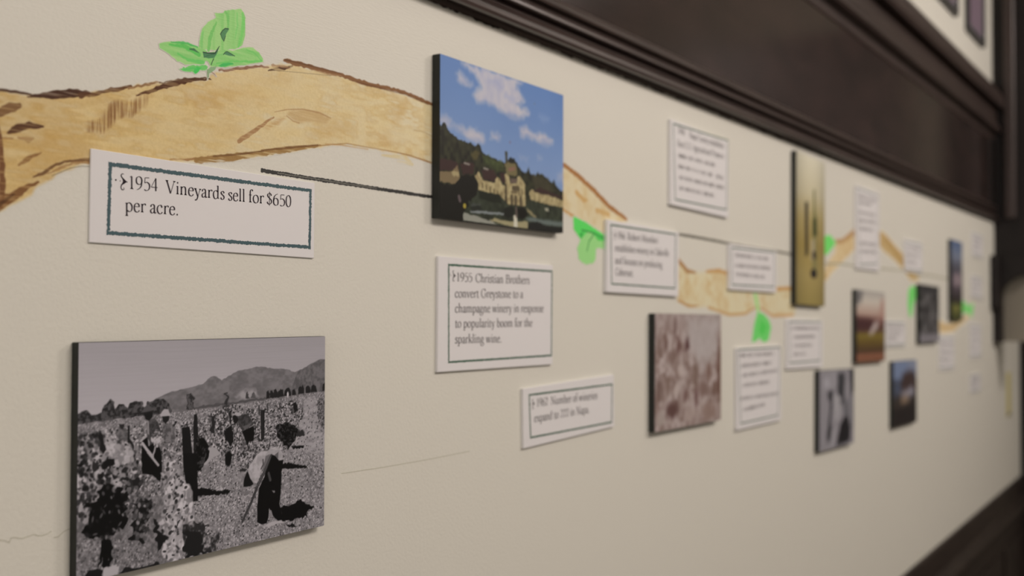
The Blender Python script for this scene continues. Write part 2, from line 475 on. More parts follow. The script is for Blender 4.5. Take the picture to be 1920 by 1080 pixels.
low = rel([(0, .377), (.006, .3772), (.008, .380), (.010, .3865), (.022, .3885), (.029, .392), (.031, .397), (.029, .403), (.020, .4065), (.010, .410), (.008, .416),
           (.020, .4185), (.024, .422), (.024, .426), (.019, .4285), (.008, .432), (.008, .436), (.018, .439), (.020, .443), (.018, .447), (.008, .4525), (.004, .4536), (0, .4536)], .72)
t1 = structure(link('trim_1', extrude_profile('trim_1', low, -1.6, 5.03), M_WOOD), 'dark moulded wooden rail directly above the cream timeline wall', 'molding')
ragged = [];  rf = []
n = 900
for k in range(n + 1):
    x = 0.75 + 4.27 * k / n
    j = abs(random.gauss(0, .0011)) + (.0016 if math.sin(x * 23) + math.sin(x * 61) > .7 else 0)
    ragged += [(x, 1.72 + .3785), (x, 1.72 + .3772 - j)]
    if k: rf.append((2 * k - 2, 2 * k - 1, 2 * k + 1, 2 * k))
flat('ragged_paint_edge', ragged, rf, -0.0006, M_POST, t1)

structure(link('trim_2', box_mesh('trim_2', -1.6, 4.90, -0.004, 0.002, 1.72 + .445, 1.72 + .735), M_PANEL), 'polished dark wooden frieze panel between the two rails', 'panel')
up = rel([(0, .728), (.006, .7285), (.008, .735), (.010, .760), (.014, .770), (.030, .785), (.036, .798), (.036, .806), (.033, .812), (.020, .822), (.018, .835),
          (.016, .872), (.018, .890), (.030, .896), (.044, .910), (.050, .930), (.050, .950), (.046, .962), (.036, .972), (.020, .978), (0, .978)])
structure(link('trim_3', extrude_profile('trim_3', up, -1.6, 5.06), M_WOOD), 'heavy dark moulded wooden rail above the frieze panel', 'molding')

# chair rail and wainscot, lower right
cap = [(0, .919), (.008, .9175), (.012, .908), (.014, .870), (.016, .838), (.028, .828), (.044, .823), (.050, .816), (.050, .802), (.034, .785), (.026, .75), (0, .75)]
structure(link('trim_4', extrude_profile('trim_4', cap, -1.6, 5.9), M_CAP), 'dark wooden chair rail ledge along the bottom of the cream wall', 'molding')
wn = structure(link('trim_5', box_mesh('trim_5', -1.6, 5.9, -0.016, 0.0, 0.14, 0.76), M_CAP), 'dark wooden wainscot below the chair rail', 'wainscot')
pm = box_mesh('raised_panel', 0, .56, -0.026, -0.016, .24, .68, .006, 1)
pm.materials.append(M_CAP)
for k in range(11):
    link('raised_panel', pm, None, wn, (-1.5 + k * .66, 0, 0))
structure(link('baseboard_left', extrude_profile('baseboard_left', [(0, 0), (.024, 0), (.024, .11), (.018, .13), (.012, .14), (0, .14)], -1.6, 5.9), M_WOOD), 'dark wooden baseboard at the foot of the wall', 'baseboard')

# far end: stile, post, bracket
p5 = structure(link('trim_6', box_mesh('trim_6', 4.90, 5.06, -0.008, 0.0, 2.16, 2.46, .002), M_POST), 'short dark stile at the far end of the frieze panel', 'molding')
post = structure(empty('trim_7', (5.03, 0, 0)), 'near black wooden post and bracket at the far right end of the wall', 'post')
link('post_core', box_mesh('post_core', 0.0, .16, -.22, 0, 1.9025, 3.6, .004), M_POST, post)
link('post_molding', box_mesh('post_molding', -.03, .01, -0.0904, -0.0466, 2.1068, 3.6, .008, 3), M_WOOD, post)
br = [(0.0012,1.5788),(0.0327,1.5793),(0.0337,1.6973),(0.0344,1.7836),(0.0387,1.8063),(0.0493,1.8243),(0.0640,1.8400),(0.0828,1.8533),(0.1035,1.8619),(0.1241,1.8683),(0.1852,1.8739),(0.1858,1.9432),(-0.0085,1.9484)]
br = [(max(p, 0.0), z) for p, z in br]
V = [(-.05, -p, z) for p, z in br] + [(.04, -p, z) for p, z in br]
nb = len(br)
Fc = [tuple(range(nb)), tuple(range(2 * nb - 1, nb - 1, -1))] + [(i, (i + 1) % nb, (i + 1) % nb + nb, i + nb) for i in range(nb)]
bme = mesh('curved_bracket', V, Fc)
bm = bmesh.new(); bm.from_mesh(bme); bmesh.ops.recalc_face_normals(bm, faces=bm.faces); bm.to_mesh(bme); bm.free()
link('curved_bracket', bme, M_POST, post)
cor = box_mesh('bracket_shoulder', -.11, -.04, -.032, 0, 1.7200, 1.9514, .012, 3)
link('bracket_shoulder', cor, M_POST, post)
(pa, za_), (pb, zb_) = [(0.0113,1.5817),(0.1562,1.8901)]
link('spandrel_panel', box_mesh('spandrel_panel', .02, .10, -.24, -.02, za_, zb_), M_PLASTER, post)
structure(link('trim_8', box_mesh('trim_8', XE - .03, XE, -.16, 0, 0.14, 2.2, .003), M_POST), 'dark casing strip at the far corner below the bracket', 'molding')
d1 = structure(empty('reflection_door', (XE, -1.15, 0)), 'added dark door in the far end wall, unseen, for a dark reflection in the frieze panel', 'door')  # added out of view so the polished frieze panel mirrors something dark
link('reflection_door_panel', box_mesh('reflection_door_panel', -.03, .0, -.45, .45, 0.01, 3.2, .004), M_WOOD, d1)
link('reflection_door_frame', box_mesh('reflection_door_frame', -.05, -.0, -.60, -.46, 0.0, 3.3, .004), M_WOOD, d1); link('reflection_door_frame', box_mesh('reflection_door_frame', -.05, -.0, .46, .60, 0.0, 3.3, .004), M_WOOD, d1)
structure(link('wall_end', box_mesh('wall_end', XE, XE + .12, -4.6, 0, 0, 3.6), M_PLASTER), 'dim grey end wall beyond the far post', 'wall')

# ------------------------------------------------------------------ mural painted on the wall (parts of the wall)
def rel_pts(pts, x0, z0):
    return [(x - x0, z0 - z) for x, z in pts]

def bbox(pts, pad=.012):
    x = [p[0] for p in pts]; z = [p[1] for p in pts]
    return (min(x) - pad, max(z) + pad, max(x) + pad, min(z) - pad)
def layer(name, box, res, y, label, draw, e=1.0, wl=WALL_SRGB):
    x0, z1, x1, z0 = box                       # left, top, right, bottom in metres
    cv = Canvas(x1 - x0, z1 - z0, res, wl)
    draw(cv, lambda pts: rel_pts(pts, x0, z1))
    o = grid_object(name, cv, x0, z1, y, M_MURAL, wall, e, cv.A > 0.02)
    if label: o['label'] = label
    return o
MM = 0.001
BARK, BARK_D, BARK_L = (106, 66, 38), (66, 40, 24), (140, 100, 60)

def branch_one(cv, P):
    wash = np.zeros((cv.h, cv.w, 3)); n1 = cv.noise(.06, .1); n2 = cv.noise(.014, .03); n3 = cv.noise(.003, .012); n4 = cv.noise(.0018)
    t = np.clip(cv.X / cv.wm, 0, 1)[..., None]
    base = np.array((194, 161, 105)) * (1 - t) + np.array((202, 179, 136)) * t
    wash[:] = base
    dk = np.clip((n1 * .55 + n2 * .4 + n3 * .3 - .56) * 2.9 * (1.25 - .5 * t[..., 0]), 0, .95)[..., None]
    wash = wash * (1 - dk) + np.array((177, 138, 78)) * dk
    lt = np.clip((n1 * .2 + n2 * .45 + n3 * .45 - .60) * 4.5, 0, .9)[..., None] * (.35 + .65 * t)
    wash = wash * (1 - lt) + np.array((204, 186, 152)) * lt
    wash += (n4[..., None] - .5) * 7
    edge = .80 + .2 * cv.noise(.004, .02)
    cv.poly(P([(.4871,1.8922),(.5145,1.8925),(.5484,1.8982),(.5845,1.9097),(.6346,1.9241),(.6928,1.9379),(.7025,1.9463),(.757,1.9623),(.7937,1.972),(.8168,1.9742),(.8654,1.9753),(.936,1.9748),(1.0435,1.9707),(1.0673,1.9712),(1.0675,1.897),(1.0436,1.9002),(.9743,1.9022),(.9271,1.9031),(.8827,1.901),(.833,1.8896),(.772,1.8754),(.7297,1.8667),(.6838,1.8593),(.659,1.856),(.6123,1.8501),(.5692,1.8447),(.544,1.8352),(.5247,1.8222),(.5061,1.8067),(.4837,1.7943),(.4622,1.7854),(.4612,1.8898)]), wash, .0012, .006, .0016, 1, edge)
    # washed patches
    for c, pts, a in [((172, 128, 66), P([(.7026,1.9317),(.7314,1.9352),(.7575,1.9396),(.7678,1.9337),(.7414,1.9255),(.714,1.9203),(.7026,1.92)]), .55), ((172, 130, 70), P([(.7782,1.9572),(.8041,1.9636),(.7997,1.9548),(.7825,1.9471),(.7615,1.945)]), .4),
                      ((174, 134, 74), P([(.7028,1.8936),(.7257,1.8998),(.7376,1.8955),(.7143,1.8819),(.7029,1.8774)]), .55), ((178, 138, 80), P([(.8475,1.9141),(.8812,1.9222),(.8987,1.9145),(.8547,1.9019),(.836,1.9027)]), .55),
                      ((184, 146, 92), P([(.927,1.9184),(.9509,1.9269),(.9674,1.9275),(.9564,1.9118),(.927,1.908)]), .5), ((180, 140, 84), P([(.9757,1.9484),(.987,1.9609),(.9956,1.9641),(.9927,1.9546),(.9814,1.942),(.9729,1.9426)]), .6),
                      ((180, 140, 84), P([(.951,1.9093),(.9688,1.9187),(.9786,1.9138),(.9619,1.908)]), .7), ((180, 142, 84), P([(.99,1.9098),(1.0102,1.9151),(1.0191,1.9134),(1.0044,1.907)]), .6),
                      ((205, 190, 162), P([(.9674,1.9275),(.9956,1.9368),(1.0073,1.9294),(.9871,1.9158),(.9702,1.9171)]), .7), ((203, 184, 148), P([(.7913,1.9187),(.8176,1.9243),(.8177,1.913),(.7828,1.9049)]), .5), ((205, 190, 160), P([(.8496,1.9653),(.8736,1.9704),(.881,1.9642),(.8592,1.9554)]), .5),
                      ((180, 140, 80), P([(.5328,1.8604),(.5548,1.8607),(.567,1.8569),(.5609,1.8521),(.5358,1.8529)]), .5), ((176, 132, 72), P([(.6742,1.9132),(.7006,1.9205),(.7084,1.9157),(.6836,1.9088)]), .6), ((178, 136, 76), P([(.5052,1.8288),(.5257,1.8594),(.533,1.8474),(.5039,1.8185)]), .4)]:
        cv.poly(pts, c, .004, .010, .010, a * .8, np.clip(.35 + n3 + (n2 - .5), 0, 1))
    dry = np.clip(cv.noise(.0010, .020) * 1.6 + .25, .66, 1)
    dry2 = np.clip(cv.noise(.0012, .012) * 2.2 - .15, .25, 1)
    ver = np.clip(cv.noise(.020, .0011) * 1.6 - .2, .1, 1)
    rg = dict(rough=.0008, rs=.004)
    cv.stroke(P([(.4697,1.8892),(.4871,1.8922),(.5029,1.894),(.5173,1.8935)]), np.array([2.2, 2.4, 2.6, 1.0]) * MM, BARK_D, .95, tex=dry, **rg)
    cv.stroke(P([(.5108,1.8915),(.5216,1.8937),(.5385,1.8979),(.5534,1.9013),(.5666,1.9035)]), np.array([1.2, 3.6, 7.2, 7.8, 3.4]) * MM, (62, 34, 18), 1, tex=dry, **rg)
    cv.stroke(P([(.5585,1.9003),(.5739,1.9047),(.5925,1.9111),(.6095,1.9169)]), np.array([4.6, 3.4, 3.8, 2.2]) * MM, (82, 48, 24), .9, tex=dry, **rg)
    cv.stroke(P([(.6062,1.9144),(.6288,1.9226),(.6405,1.9261)]), np.array([1.6, 2.6, 1]) * MM, (120, 80, 46), .8, tex=dry, **rg)
    cv.stroke(P([(.6147,1.9097),(.6318,1.9169),(.6524,1.9263),(.6769,1.9346),(.6999,1.9397)]), np.array([1, 3.6, 4.6, 3.6, 1.2]) * MM, (76, 43, 22), 1, tex=dry, **rg)
    cv.stroke(P([(.6405,1.9252),(.6645,1.9329),(.6973,1.9398)]), np.array([1.4, 2.2, 1.6]) * MM, (70, 42, 22), .8, tex=dry, **rg)
    cv.stroke(P([(.7103,1.9498),(.736,1.9567),(.7642,1.9637),(.7744,1.965)]), np.array([2.2, 2.8, 2.6, 1]) * MM, (124, 84, 62), .95, tex=dry, **rg)
    cv.stroke(P([(.7737,1.9617),(.79,1.9663),(.8075,1.9718)]), np.array([1, 4.2, 1.8]) * MM, (70, 42, 24), .95, tex=dry2, **rg)
    cv.stroke(P([(.7788,1.9681),(.7937,1.9692),(.8052,1.9697)]), np.array([2, 3, 1]) * MM, (150, 112, 80), .7, tex=dry2, **rg)
    cv.stroke(P([(.796,1.9763),(.8168,1.9764),(.8488,1.9768),(.8824,1.9766),(.9268,1.9745),(.974,1.9765),(1.0039,1.9752),(1.0435,1.9707),(1.0629,1.9705)]), np.array([3.8, 5.4, 4.2, 4.2, 5.4, 3.6, 4.6, 4.2, 4]) * MM, (122, 82, 50), 1, tex=np.clip(dry + .35, 0, 1), **rg)
    cv.stroke(P([(.7967,1.977),(.8246,1.9779),(.8824,1.9784)]), np.array([1.5, 1.8, .8]) * MM, (84, 52, 30), .8, tex=dry)
    cv.stroke(P([(.9069,1.9739),(.936,1.9736),(.9938,1.9742),(1.035,1.97)]), np.array([1, 2, 1.4, 2]) * MM, (92, 56, 30), .7, tex=dry)
    cv.stroke(P([(.8326,1.9743),(.8654,1.9741),(.8824,1.9761)]), np.array([.8, 2.2, .8]) * MM, (150, 114, 78), .8, tex=dry)
    cv.stroke(P([(.7752,1.9625),(.8168,1.9675),(.8654,1.973)]), .6 * MM, (110, 92, 70), .6)
    # marks on the left
    cv.stroke(P([(.4847,1.8727),(.4899,1.8766),(.4965,1.8801),(.5033,1.8831)]), np.array([4, 8, 8, 4]) * MM, (104, 68, 38), .85, tex=dry, **rg)
    cv.stroke(P([(.4934,1.8595),(.5021,1.8652),(.513,1.8686),(.5249,1.869)]), np.array([1.5, 6.5, 6, 1.5]) * MM, (74, 42, 22), .95, tex=dry, **rg)
    cv.stroke(P([(.5035,1.8571),(.5117,1.8569),(.5152,1.858)]), np.array([2, 6, 3]) * MM, (140, 100, 58), .6, tex=dry, **rg)
    cv.stroke(P([(.4901,1.8553),(.4981,1.8558)]), 1.4 * MM, (140, 100, 58), .7, tex=dry)
    cv.stroke(P([(.5031,1.8355),(.5119,1.8416),(.5237,1.8482)]), np.array([1.4, 4, 1]) * MM, (124, 84, 46), .9, tex=dry, **rg)
    cv.stroke(P([(.4858,1.8641),(.4878,1.8519),(.4893,1.8346),(.4897,1.8147),(.4883,1.8021)]), np.array([2, 4, 5, 5, 4]) * MM, (104, 64, 36), .95, tex=dry, **rg)
    # dry vertical brush hatching
    cv.poly(P([(.5653,1.8781),(.5791,1.8829),(.5885,1.8994),(.6046,1.9027),(.6195,1.9072),(.6213,1.899),(.6097,1.8916),(.595,1.8852),(.5871,1.8772),(.5793,1.8706),(.5669,1.8716)]), (126, 86, 48), .002, .006, .002, .8, ver)
    cv.poly(P([(.5869,1.8977),(.5981,1.9009),(.5966,1.8882),(.587,1.884)]), (120, 80, 44), .002, .006, .002, .45, ver)
    cv.poly(P([(.6145,1.9092),(.6314,1.9132),(.6264,1.9041),(.6129,1.8977)]), (140, 100, 60), .002, .006, .003, .5, ver)
    # lower contour
    cv.stroke(P([(.4854,1.7988),(.4933,1.8063),(.5026,1.8121),(.5107,1.8179),(.5204,1.8233)]), np.array([7, 8, 7, 5, 2]) * MM, (112, 72, 38), .95, tex=dry, **rg)
    cv.stroke(P([(.4854,1.8006),(.4933,1.8069),(.4999,1.8119)]), np.array([3, 3, 1]) * MM, (74, 44, 22), .8, tex=dry)
    cv.stroke(P([(.5169,1.8268),(.5274,1.8331),(.5374,1.8394),(.549,1.844),(.5701,1.8475)]), np.array([2, 3, 2.2, 2.4, 3]) * MM, (96, 62, 34), .85, tex=dry, **rg)
    cv.stroke(P([(.5288,1.8313),(.5432,1.8387),(.555,1.8434),(.5702,1.8451)]), np.array([1, 2.4, 2.4, 3]) * MM, (140, 100, 60), .7, tex=dry, **rg)
    cv.stroke(P([(.5331,1.8298),(.5506,1.8382),(.561,1.8409),(.5694,1.8415)]), .6 * MM, (90, 78, 60), .6)
    cv.stroke(P([(.6529,1.8567),(.6838,1.8613),(.7162,1.8682),(.738,1.8719)]), np.array([1.4, 2.6, 2.6, 1]) * MM, (140, 98, 58), .85, tex=dry2, **rg)
    cv.stroke(P([(.6825,1.8597),(.723,1.867),(.7648,1.8767),(.8018,1.8845),(.8492,1.895)]), np.array([6, 7.5, 6, 5.5, 2.6]) * MM, (140, 104, 58), .95, tex=dry2, **rg)
    cv.stroke(P([(.703,1.8661),(.7366,1.8722),(.7676,1.8792)]), np.array([1.2, 2, 1.4]) * MM, (98, 64, 34), .8, tex=dry)
    cv.stroke(P([(.7647,1.8794),(.8018,1.8868),(.8459,1.8952)]), np.array([1.4, 2.8, 1.4]) * MM, (106, 70, 38), .9, tex=dry)
    cv.stroke(P([(.8492,1.895),(.8914,1.9027),(.9363,1.9031),(.9743,1.9035),(1.0041,1.9027),(1.0436,1.8989),(1.0653,1.8988)]), np.array([1, 1.4, 1, 1, 1.8, 2.2, 2]) * MM, (146, 106, 62), .9, tex=dry)
    cv.stroke(P([(.8574,1.8978),(.8827,1.8999),(.9271,1.9007)]), 1.4 * MM, (170, 130, 84), .7, tex=dry)
    cv.stroke(P([(.9511,1.897),(.9929,1.8993),(1.0074,1.8928),(.9787,1.8931)]), np.array([2, 6, 4, 2]) * MM, (196, 170, 116), .6, tex=dry2)
    # knot
    cv.stroke(P([(.7353,1.8846),(.7496,1.8941),(.7659,1.9048),(.7816,1.9157)]), np.array([5, 4.4, 3.4, 1.4]) * MM, (148, 106, 68), .9, tex=dry, **rg)
    cv.poly(P([(.768,1.9028),(.7827,1.9127),(.7999,1.9184),(.787,1.9086),(.7743,1.9021)]), (170, 128, 78), .001, .004, .002, .6, dry2)
    cv.poly(P([(.7999,1.9192),(.8043,1.9254),(.8221,1.9298),(.8475,1.9305),(.8665,1.9267),(.8593,1.9207),(.8382,1.9192),(.8177,1.9146)]), (176, 142, 96), .001, .004, .002, .75, dry)
    cv.stroke(P([(.7827,1.9208),(.7999,1.926),(.8221,1.9298),(.8475,1.9301),(.8653,1.9269)]), np.array([.6, 1, 1.2, 1.8, .8]) * MM, (150, 110, 70), .7)
    cv.stroke(P([(.7999,1.9192),(.8088,1.9153),(.8177,1.9146)]), 1.2 * MM, (156, 116, 76), .7, tex=dry)
    cv.stroke(P([(1.0102,1.9343),(1.031,1.9345),(1.0447,1.9317)]), 1.6 * MM, (176, 146, 100), .7, tex=dry)

o1 = [(.4761,1.8945),(1.0654,1.8221),(.4771,1.7926),(.8167,1.982),(1.0651,1.9775)]
layer('painted_branch', bbox(o1, .004), .00062, -.00012, 'tan and ochre painted vine branch, broad near end at upper left', branch_one)

def branch_far(outline, tops, base, dark, res):
    def draw(cv, P):
        w = np.zeros((cv.h, cv.w, 3)); a, b = cv.noise(.03), cv.noise(.010)
        k = np.clip((a * .6 + b * .5 - .45) * 1.7, 0, .85)[..., None]
        w[:] = np.array(base) * (1 - k) + np.array(dark) * k
        cv.poly(P(outline), w, .002, .01, .005)
        for pts, wd, c in tops:
            cv.stroke(P(pts), np.array(wd) * MM, c, .95, rough=.001)
    return draw

o2 = [(1.3493,1.9339),(1.3979,1.9239),(1.4556,1.9012),(1.5099,1.8798),(1.5672,1.8658),(1.5309,1.8483),(1.4972,1.8299),(1.489,1.8359),(1.423,1.851),(1.3611,1.8666),(1.3492,1.8702)]
layer('painted_branch', bbox(o2), .0011, -.00012, 'painted branch piece sloping down from the blue sky photo', branch_far(o2, [
    ([(1.3493,1.9339),(1.3733,1.9298),(1.4104,1.9189),(1.4556,1.9028),(1.5029,1.8826),(1.5635,1.8665)], [7, 7, 8, 9, 8, 6], (150, 98, 52)), ([(1.3611,1.8666),(1.423,1.8504),(1.489,1.8353)], [5, 4, 5], (182, 140, 90)),
    ([(1.4009,1.8946),(1.423,1.8856),(1.4327,1.8864)], [8, 9, 4], (186, 146, 92)), ([(1.4621,1.8729),(1.5029,1.8695)], [8, 8], (188, 150, 98))], (201, 182, 148), (192, 163, 116), .0011))
o3 = [(1.7645,1.8075),(1.8047,1.7884),(1.8609,1.7881),(1.9198,1.7937),(2.0031,1.7922),(2.1273,1.7957),(2.2639,1.7682),(2.3728,1.7691),(2.4013,1.7658),(2.4004,1.7093),(2.263,1.7053),(2.1624,1.7275),(2.0912,1.7104),(2.0022,1.7099),(1.8992,1.724),(1.8134,1.7257),(1.7595,1.7374)]
layer('painted_branch', bbox(o3), .0014, -.00012, 'mottled tan painted branch piece running behind the middle cards', branch_far(o3, [
    ([(1.7645,1.8075),(1.8047,1.7891),(1.8418,1.7876)], [10, 9, 4], (160, 118, 76)), ([(1.89,1.7909),(1.9504,1.7939),(2.003,1.7901)], [5, 9, 7], (182, 138, 86)),
    ([(1.7639,1.7356),(1.8134,1.7257),(1.8508,1.7266)], [5, 6, 3], (176, 134, 84)), ([(1.8992,1.724),(2.0022,1.7095),(2.0912,1.7113),(2.1564,1.7266)], [5, 6, 6, 5], (184, 144, 94)),
    ([(2.1685,1.7253),(2.25,1.7063),(2.386,1.7075)], [5, 7, 7], (188, 146, 98)), ([(2.2638,1.7637),(2.3869,1.7675)], [9, 9], (184, 138, 84))], (201, 184, 150), (190, 158, 110), .0014))
o4 = [(2.612,1.8086),(2.6533,1.8388),(2.7098,1.862),(2.7076,1.8906),(2.7686,1.8939),(2.8921,1.9303),(2.9571,1.9366),(2.9561,1.891),(2.891,1.8811),(2.7675,1.8409),(2.6805,1.8105),(2.6182,1.7841)]
layer('painted_branch', bbox(o4), .002, -.00012, 'painted branch piece rising between bottle photo and tall far card', branch_far(o4, [
    ([(2.7104,1.8908),(2.7686,1.8939),(2.9081,1.9313)], [12, 12, 18], (164, 124, 80))], (194, 168, 128), (180, 146, 98), .002), .9)
o5 = [(3.1127,1.9439),(3.1863,1.9411),(3.224,1.9336),(3.3216,1.909),(3.4139,1.8878),(3.5323,1.8399),(3.6234,1.8209),(3.5997,1.8096),(3.509,1.8102),(3.4125,1.8415),(3.3203,1.8637),(3.1663,1.8917),(3.1118,1.9082)]
layer('painted_branch', bbox(o5), .003, -.00012, 'darker tan painted branch piece descending right of the tall far card', branch_far(o5, [
    ([(3.2046,1.9227),(3.4027,1.8668)], [20, 20], (160, 126, 78))], (172, 144, 100), (164, 130, 82), .003), .85)
o6 = [(3.8898,1.6876),(4.0419,1.6681),(4.2249,1.6759),(4.4658,1.7074),(4.5318,1.7561),(4.5619,1.7523),(4.5076,1.6952),(4.3015,1.6613),(4.1486,1.6391),(3.9715,1.6349),(3.8882,1.645)]
layer('painted_branch', bbox(o6), .004, -.00012, 'small tan painted branch end under the tall far photo', branch_far(o6, [
    ([(3.9385,1.6585),(4.1864,1.6551)], [16, 12], (178, 146, 102))], (190, 164, 126), (178, 146, 102), .004), .8)

LG, LGD, LGB = (148, 188, 114), (108, 174, 88), (68, 164, 76)
def leaf_one(cv, P):
    st = cv.noise(.05, .0035); sv = cv.noise(.0022, .03); dg = np.clip(cv.noise(.03, .003) * 2.4 - .9, 0, 1)
    def tint(n):
        k = np.clip(n * 1.7 - .5, 0, 1)[..., None]
        return np.array(LG) * (1 - k) + np.array((126, 182, 100)) * k
    cv.poly(P([(.7034,2.0035),(.7143,2.0065),(.7158,2.0088),(.7227,2.0113),(.7367,2.0156),(.74,2.0126),(.7424,2.0082),(.7423,1.9907),(.7391,1.9808),(.7315,1.975),(.7062,1.9684),(.6878,1.9653),(.6846,1.9672),(.6857,1.9762),(.6887,1.9856),(.6957,1.9934),(.7049,1.9993)]), tint(st), .0004, .003, None, 1)
    cv.poly(P([(.6394,1.961),(.6414,1.9626),(.6507,1.9655),(.6612,1.9679),(.6729,1.9679),(.6858,1.9674),(.6949,1.9653),(.694,1.9563),(.6899,1.9519),(.6691,1.9476),(.6594,1.9492),(.6471,1.9549),(.64,1.9573)]), tint(sv), .0005, .003)
    cv.poly(P([(.6919,1.9575),(.698,1.9651),(.7166,1.9713),(.7273,1.9726),(.738,1.9773),(.7518,1.9805),(.7603,1.9776),(.7654,1.9727),(.7671,1.9692),(.7436,1.9616),(.7167,1.9542),(.7001,1.9515)]), tint(sv), .0006, .003)
    cv.poly(P([(.6622,1.9419),(.674,1.9479),(.692,1.9515),(.696,1.9503),(.695,1.9479),(.686,1.9456),(.683,1.9423),(.68,1.9408),(.676,1.9418),(.6692,1.9411)]), (104, 180, 92), .0008, .002)
    for pts, w, c, a in [([(.7169,2.0081),(.7201,2.0039),(.7202,1.9933)], [3, 5, 2], LGD, .8), ([(.7384,2.0114),(.7401,2.0018),(.7374,1.988),(.7337,1.9772)], [3, 5, 4, 3], (112, 186, 92), .8),
                         ([(.706,1.995),(.7004,1.9849),(.6974,1.9762),(.6964,1.9664)], [2, 4, 5, 4], LGD, .85), ([(.7313,2.0106),(.7325,1.9985),(.7293,1.9846)], [2, 3, 2], (112, 184, 96), .6),
                         ([(.6897,1.9826),(.6883,1.9743),(.6883,1.9672)], [2, 3, 2], (108, 178, 92), .6), ([(.6508,1.9622),(.6661,1.9646),(.6759,1.9623),(.6848,1.9601)], [2, 5, 6, 5], (80, 172, 74), .8),
                         ([(.6526,1.9653),(.668,1.9677),(.6828,1.9668)], [1.5, 3, 2], LGB, .8), ([(.6604,1.956),(.671,1.9526),(.6899,1.9535)], [2, 3, 5], (94, 180, 86), .8), ([(.7446,1.977),(.7558,1.975),(.7637,1.9698)], [1.5, 2, 2], (104, 178, 88), .7),
                         ([(.7063,1.9555),(.7273,1.962),(.7491,1.9658),(.7648,1.9694)], [2, 2, 3, 2], (96, 182, 84), .7), ([(.696,1.9583),(.7104,1.9652),(.7251,1.9689)], [2, 2, 2], (116, 180, 96), .7)]:
        cv.stroke(P(pts), np.array(w) * MM * .8, c, a, rough=.0005, rs=.003)
    cv.poly(P([(.7084,1.9542),(.7146,1.9577),(.7257,1.9602),(.7282,1.9592),(.7167,1.9546),(.7115,1.9534)]), (66, 166, 80), .0003)
    cv.poly(P([(.678,1.9429),(.6819,1.9476),(.6879,1.9488),(.685,1.9442),(.6805,1.9409)]), (64, 176, 76), .0008, .002)
    cv.stroke(P([(.6663,1.9423),(.6741,1.9446),(.682,1.9464)]), 1.4 * MM, (76, 180, 84), .8, rough=.0008)
    V1, V2 = (58, 96, 66), (34, 54, 40)
    cv.poly(P([(.7105,1.9851),(.7133,1.989),(.717,1.992),(.7209,1.993),(.7209,1.991),(.7181,1.9871),(.7165,1.9835),(.7151,1.979),(.7126,1.9815)]), (78, 124, 80))
    cv.stroke(P([(.7108,1.9851),(.7133,1.989),(.717,1.992),(.7209,1.9922)]), .7 * MM, V2); cv.stroke(P([(.7109,1.9849),(.7126,1.9815),(.7151,1.979),(.7171,1.9845)]), .6 * MM, V2)
    cv.poly(P([(.6897,1.9634),(.6959,1.9639),(.7041,1.9654),(.7062,1.968),(.7093,1.9728),(.7077,1.9679),(.7062,1.9647),(.7031,1.9605),(.696,1.9587),(.6909,1.9587)]), (70, 118, 76))
    cv.stroke(P([(.6897,1.9633),(.6959,1.9637),(.7043,1.9653),(.7095,1.9729)]), np.array([1, .9, 1.2, .5]) * MM, V2); cv.stroke(P([(.6899,1.9631),(.6909,1.9587),(.696,1.9615),(.7031,1.9641)]), .7 * MM, V1)
    cv.stroke(P([(.7026,1.9596),(.7009,1.9564),(.6996,1.9532)]), .7 * MM, V2)
    cv.poly(P([(.7156,1.9666),(.7182,1.9696),(.7219,1.9695),(.7289,1.9674),(.723,1.9664),(.7204,1.9663)]), (76, 122, 84)); cv.stroke(P([(.7146,1.966),(.7172,1.969),(.7198,1.9698),(.7289,1.9674)]), .6 * MM, V2)
    cv.stroke(P([(.6739,1.963),(.6788,1.9636),(.6843,1.9617)]), np.array([1.2, 2.4, .6]) * MM, V1, .9)
    cv.poly(P([(.6942,1.9475),(.6991,1.9513),(.7063,1.953),(.7043,1.9494),(.7002,1.9462),(.6976,1.9442),(.6966,1.9408),(.6949,1.9397)]), (120, 150, 104), .0004, alpha=.9)
    cv.stroke(P([(.7002,1.9462),(.7032,1.9452),(.7058,1.9432)]), np.array([1, 1.6, .5]) * MM, (150, 110, 84), .8)
    cv.stroke(P([(.695,1.9461),(.6961,1.9423),(.6951,1.9385)]), .8 * MM, (120, 120, 90), .8)
ol = [(.6358,1.9633),(.74,2.0172),(.7683,1.9699),(.6961,1.9379),(.6663,1.9368)]
layer('painted_leaf', bbox(ol, .003), .00050, -.00024, 'light green painted three-lobed leaf on top of the branch', leaf_one)

